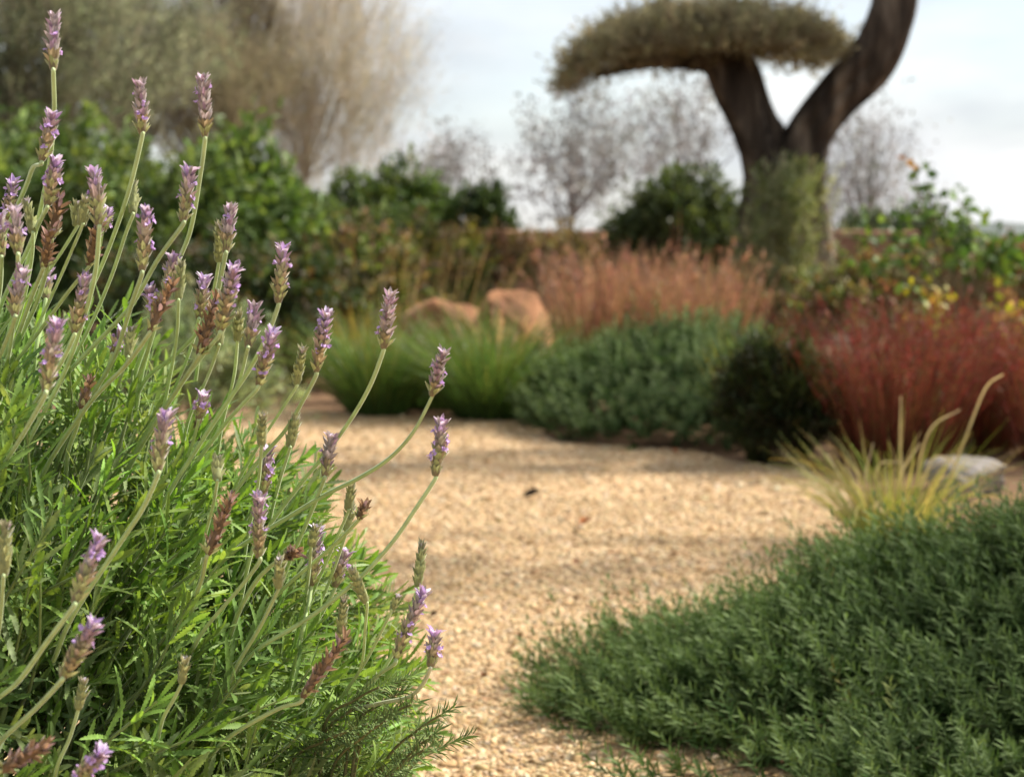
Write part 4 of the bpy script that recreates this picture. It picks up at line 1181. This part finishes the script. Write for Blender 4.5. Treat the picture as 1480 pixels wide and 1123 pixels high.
g_b = 'green shrubs beyond the earth wall'
shrub('hedge_shrub', 'bright green rounded shrub beyond the wall at the tan tree foot', 'shrub', 520, 0, 16.6, .62, 1.30, 520, 18, .075, .028, DKG + [(.12, .18, .05)], 141, group=g_b)
shrub('hedge_shrub', 'light green shrub with yellowish top, between two darker ones beyond the wall', 'shrub', 600, 0, 16.9, .48, 1.42, 420, 18, .075, .028, [(.10, .17, .04), (.07, .12, .03), (.15, .2, .06)], 142, group=g_b)
shrub('hedge_shrub', 'dark green shrub beyond the wall, closest to the open sky gap', 'shrub', 700, 0, 16.8, .36, 1.25, 420, 18, .06, .026, [(.05, .085, .03), (.065, .10, .035)], 143, group=g_b, lob=.12)
shrub('hedge_shrub', 'dark distant hedge shrub seen between the olive trunk and the sapling', 'shrub', 1300, 0, 17.5, .95, .98, 500, 18, .08, .03, [(.06, .085, .05), (.08, .10, .06)], 144, group=g_b)


def tree(name, label, px, depth, trunk_h, trunk_r, crown_px, crown_py, rx, rz, ncl, kleaf, L_, W_, cols, seed, shape=LANCE, mat=None, wood=(.14, .11, .08),
         up=.3, ry=None, group=None, twig=.35, limbs=22, rmin=.2, lob=.3, twig_w=.008, bulge=.9, spread=.5):
    rng = np.random.default_rng(seed)
    b = at(px, depth)
    root = thing(name, label, 'tree', b, group)
    c = P(crown_px, crown_py, depth); ry = ry or rx * .8
    top = np.array([b[0] * .7 + c[0] * .3, depth, trunk_h])
    mt = MB()
    tube(mt, [b + [0, 0, -.05], (b + top) / 2 + rng.normal(0, .04, 3), top], [trunk_r * 1.3, trunk_r, trunk_r * .8], 10, wood, 14)
    d = nrm(rng.normal(0, 1, (ncl, 3))); d[:, 2] = np.where(d[:, 2] < -bulge, -d[:, 2], d[:, 2])
    r = (rmin + (1 - rmin) * rng.random(ncl) ** .5) * lobes(d, seed, lob)
    cp = c + d * r[:, None] * np.array([rx, ry, rz])
    for q in rng.choice(ncl, limbs, False):
        m1 = top * .5 + cp[q] * .5 + np.array([0, 0, .12 * rz]) + rng.normal(0, .08 * rx, 3)
        tube(mt, [top - [0, 0, .1 * rng.random()], m1, cp[q]], [trunk_r * .45, trunk_r * .25, .006], 5, np.array(wood) * rng.uniform(.8, 1.2), 9)
    mt.build('trunk', M_wood, root)
    outd = nrm((cp - top) / np.array([rx, ry, rz]) * .8 + np.array([0, 0, up]) + rng.normal(0, .3, (ncl, 3)))
    tl = twig * rng.uniform(.6, 1.3, ncl)
    m_ = MB()
    # twigs: several fine ones per clump
    kt = 4
    bt = np.repeat(cp - outd * tl[:, None] * .5, kt, 0) + rng.normal(0, twig * .12, (ncl * kt, 3))
    dt = nrm(np.repeat(outd, kt, 0) + rng.normal(0, spread * .7, (ncl * kt, 3)))
    wc = pal(rng, [np.array(wood) * 1.1], ncl * kt, .2)
    blades(m_, rng, bt, dt, np.repeat(tl, kt) * 1.2, np.full(ncl * kt, .1), np.full(ncl * kt, twig_w), wc, wc, 3, .03)
    f = rng.random((ncl, kleaf)); wq = rng.integers(0, kt, (ncl, kleaf))
    ii = np.arange(ncl)[:, None] * kt + wq
    pos = bt[ii] + dt[ii] * (f * tl[:, None] * 1.2)[..., None] + rng.normal(0, L_ * .3, (ncl, kleaf, 3))
    ld = nrm(dt[ii] * .8 + rng.normal(0, .55, (ncl, kleaf, 3)))
    N = ncl * kleaf
    cc = np.repeat(pal(rng, cols, ncl, .15), kleaf, 0) * (1 + rng.normal(0, .15, (N, 1)))
    scatter(m_, shape, pos.reshape(-1, 3), ld.reshape(-1, 3), rng.normal(0, 1, (N, 3)) + [0, 0, .5], L_ * rng.uniform(.6, 1.2, N), W_ * rng.uniform(.7, 1.2, N), np.clip(cc, .005, .9))
    m_.build('crown', mat or M_leaf, root)
    return root


OLV = [(.24, .275, .17), (.28, .31, .20), (.19, .22, .13), (.32, .33, .23)]
g_t = 'grey green olive trees along the back'
tree('wild_olive', 'big grey green olive filling the sky behind the topmost lavender spike', 50, 13.5, 1.2, .12, 40, 60, 1.0, 1.1, 950, 24, .07, .014, OLV, 151, mat=M_wisp, wood=(.21, .20, .15), group=g_t)
tree('wild_olive', 'grey green olive with sky showing through, beside the larger olive', 190, 15.0, 1.3, .11, 190, 50, .78, .95, 480, 24, .07, .014, OLV, 152, mat=M_wisp, wood=(.21, .20, .15), group=g_t)
tree('wild_olive', 'thin brownish olive half hidden by the feathery tan tree', 345, 17.5, 1.3, .09, 345, 20, .50, .95, 260, 22, .07, .013, [(.26, .23, .16), (.30, .26, .18)], 153, mat=M_wisp, group=g_t)
tree('feathery_tree', 'feathery tan tree with a pale slim trunk beyond the wall', 427, 18.0, 1.35, .035, 470, 112, 1.0, 1.38, 1250, 20, .06, .007, [(.46, .42, .33), (.52, .48, .38), (.38, .35, .27)], 161, shape=NEEDLE2, mat=M_wisp, wood=(.40, .355, .29), up=.75, twig=.5, lob=.32, spread=.35, twig_w=.006, limbs=18)
tree('feathery_tree', 'shorter dull tan feathery tree filling the gap beside the pale slim trunk', 300, 17.0, 1.0, .05, 300, 130, .85, .75, 900, 20, .06, .009, [(.30, .28, .18), (.36, .32, .22), (.25, .24, .14)], 162, shape=NEEDLE2, mat=M_wisp, wood=(.30, .26, .19), up=.6, twig=.4, lob=.32, spread=.5, twig_w=.007, limbs=24)
SIL = [(.33, .32, .31), (.39, .375, .37), (.25, .24, .215)]
g_s = 'sparse silvery trees against the sky'
tree('sparse_tree', 'sparse silvery tree seen under the drooping end of the clipped crown', 815, 24, 1.0, .05, 845, 235, 1.1, 1.05, 190, 16, .075, .04, SIL, 171, shape=BROAD, mat=M_twig, wood=(.36, .35, .35), group=g_s, twig=.45, twig_w=.008)
tree('sparse_tree', 'thin silvery treetop behind the fork of the olive trunk', 985, 26, 1.2, .05, 985, 190, 1.0, .85, 120, 14, .075, .04, SIL, 172, shape=BROAD, mat=M_twig, wood=(.38, .37, .37), group=g_s, twig=.5, twig_w=.008)
tree('sparse_tree', 'low wispy silvery tree in the gap beside the feathery tan tree', 640, 24, .9, .04, 645, 260, .75, .6, 110, 14, .075, .035, SIL, 173, shape=BROAD, mat=M_twig, wood=(.38, .37, .37), group=g_s, twig=.45, twig_w=.008)
tree('sparse_tree', 'nearly bare silvery tree between the olive trunk and the sapling', 1250, 22, .9, .05, 1245, 260, .85, 1.0, 210, 10, .07, .03, SIL, 174, shape=BROAD, mat=M_twig, wood=(.38, .37, .37), group=g_s, twig=.55, twig_w=.008)


g_sh = 'slim shade trees just past the frame edge'
def place_shade(label, x, y, z, seed, rx, ry, rz, ncl):
    b = np.array([x + .3, y, 0.0]); px = 740 + FPX * (b[0] / y); cpx = 740 + FPX * x / y
    d = CAM_H - z; cpy = 561.5 + FPX * math.tan(math.atan2(d, y) - PITCH)
    tree('shade_tree', label, px, y, z - .5, .04, cpx, cpy, rx, rz, ncl, 18, .06, .026, DKG, seed, shape=LANCE, twig=.22, limbs=14, lob=.45, ry=ry, group=g_sh)
place_shade('small leafy tree past the frame edge shading the near rosemary mound', 3.15, 3.25, 2.25, 201, .8, .5, .4, 110)
place_shade('small leafy tree past the frame edge shading the middle of the gravel', 2.5, 4.75, 2.55, 202, 1.0, .32, .4, 22)
place_shade('small leafy tree past the frame edge shading the far end of the gravel', 2.5, 6.5, 2.7, 203, 1.1, .5, .4, 80)


# ------------------------------------------------------------------ sapling and yellow vine at the right
def sapling():
    rng = np.random.default_rng(181)
    dep = 7.2
    b = at(1400, dep)
    root = thing('fig_sapling', 'slender sapling with scattered green and orange leaves against the cloudy sky', 'tree', b)
    ms, mb = MB(), MB()
    tips = [(1308, 205), (1300, 232), (1330, 228), (1345, 262), (1318, 255), (1375, 272), (1383, 300), (1330, 300), (1352, 330), (1398, 300), (1420, 310), (1440, 330),
            (1402, 335), (1425, 345), (1455, 350), (1475, 345), (1390, 350), (1310, 330), (1245, 300), (1255, 330), (1280, 340), (1235, 385), (1270, 375), (1330, 370), (1420, 370), (1465, 372), (1445, 365), (1385, 375), (1295, 300), (1478, 360)]
    hub = P(1395, 410, dep)
    tube(ms, [b, (b + hub) / 2 + [.02, 0, 0], hub], [.016, .013, .010], 7, (.14, .11, .07), 10)
    for x, y in tips:
        e = P(x, y, dep + rng.normal(0, .2)); st = b * .25 + hub * .75 + rng.normal(0, .03, 3)
        m1 = (st + e) / 2 + [0, 0, .05] + rng.normal(0, .03, 3)
        c = catmull([st, m1, e], 24)
        tube(ms, c[::4], [.006, .0025], 5, (.17, .14, .08), 12)
        n = 16 if y > 300 else (3 if (x, y) == (1308, 205) else 12)
        t = 23 - rng.random(n) ** 1.5 * 9; i = np.minimum(t.astype(int), 22)
        pos = c[i] + rng.normal(0, .022, (n, 3))
        d = rng.normal(0, 1, (n, 3)) + [0, -.2, -.1]
        cols = [(.11, .19, .03), (.08, .15, .03), (.16, .24, .05), (.06, .11, .03)]
        if (x, y) in [(1308, 205)]: cols = [(.45, .22, .06), (.5, .28, .1)]
        scatter(mb, BROAD, pos, d, rng.normal(0, .6, (n, 3)) + [0, -.5, .6], rng.uniform(.03, .055, n), rng.uniform(.025, .042, n), pal(rng, cols, n))
    mb.build('crown', M_leaf, root); ms.build('trunk', M_wood, root)


sapling()


def vine(px, dep, spots, seed, label):
    rng = np.random.default_rng(seed)
    b = at(px, dep)
    root = thing('yellow_vine', label, 'plant', b, 'yellow leaved vines over the crimson grass')
    ms, mb = MB(), MB()
    for x, y in spots:
        e = P(x, y, dep + rng.normal(0, .08))
        c = catmull([b + rng.normal(0, .03, 3) * [1, 1, 0], (b + e) / 2 + [rng.normal(0, .04), -.03, .05], e], 20)
        tube(ms, c[::4], [.004, .002], 5, (.18, .14, .06), 12)
        n = 13
        i = 19 - (rng.random(n) ** 1.3 * 7).astype(int)
        pos = c[i] + rng.normal(0, .025, (n, 3))
        scatter(mb, BROAD, pos, rng.normal(0, 1, (n, 3)), rng.normal(0, .6, (n, 3)) + [0, -.6, .5], rng.uniform(.028, .05, n), rng.uniform(.025, .04, n),
                pal(rng, [(.36, .34, .035), (.44, .38, .04), (.28, .32, .045), (.50, .32, .05), (.15, .22, .05)], n))
    mb.build('foliage', M_leaf, root); ms.build('stems', M_wood, root)


vine(1345, 6.2, [(1335, 412), (1352, 420), (1340, 440), (1362, 425), (1330, 428), (1355, 448)], 191, 'yellow leaved vine clump above the middle crimson grass')
vine(1455, 6.0, [(1450, 440), (1440, 470), (1470, 455), (1460, 490), (1478, 430), (1435, 500), (1420, 560), (1425, 530)], 192, 'yellow green vine with orange tints at the frame edge')
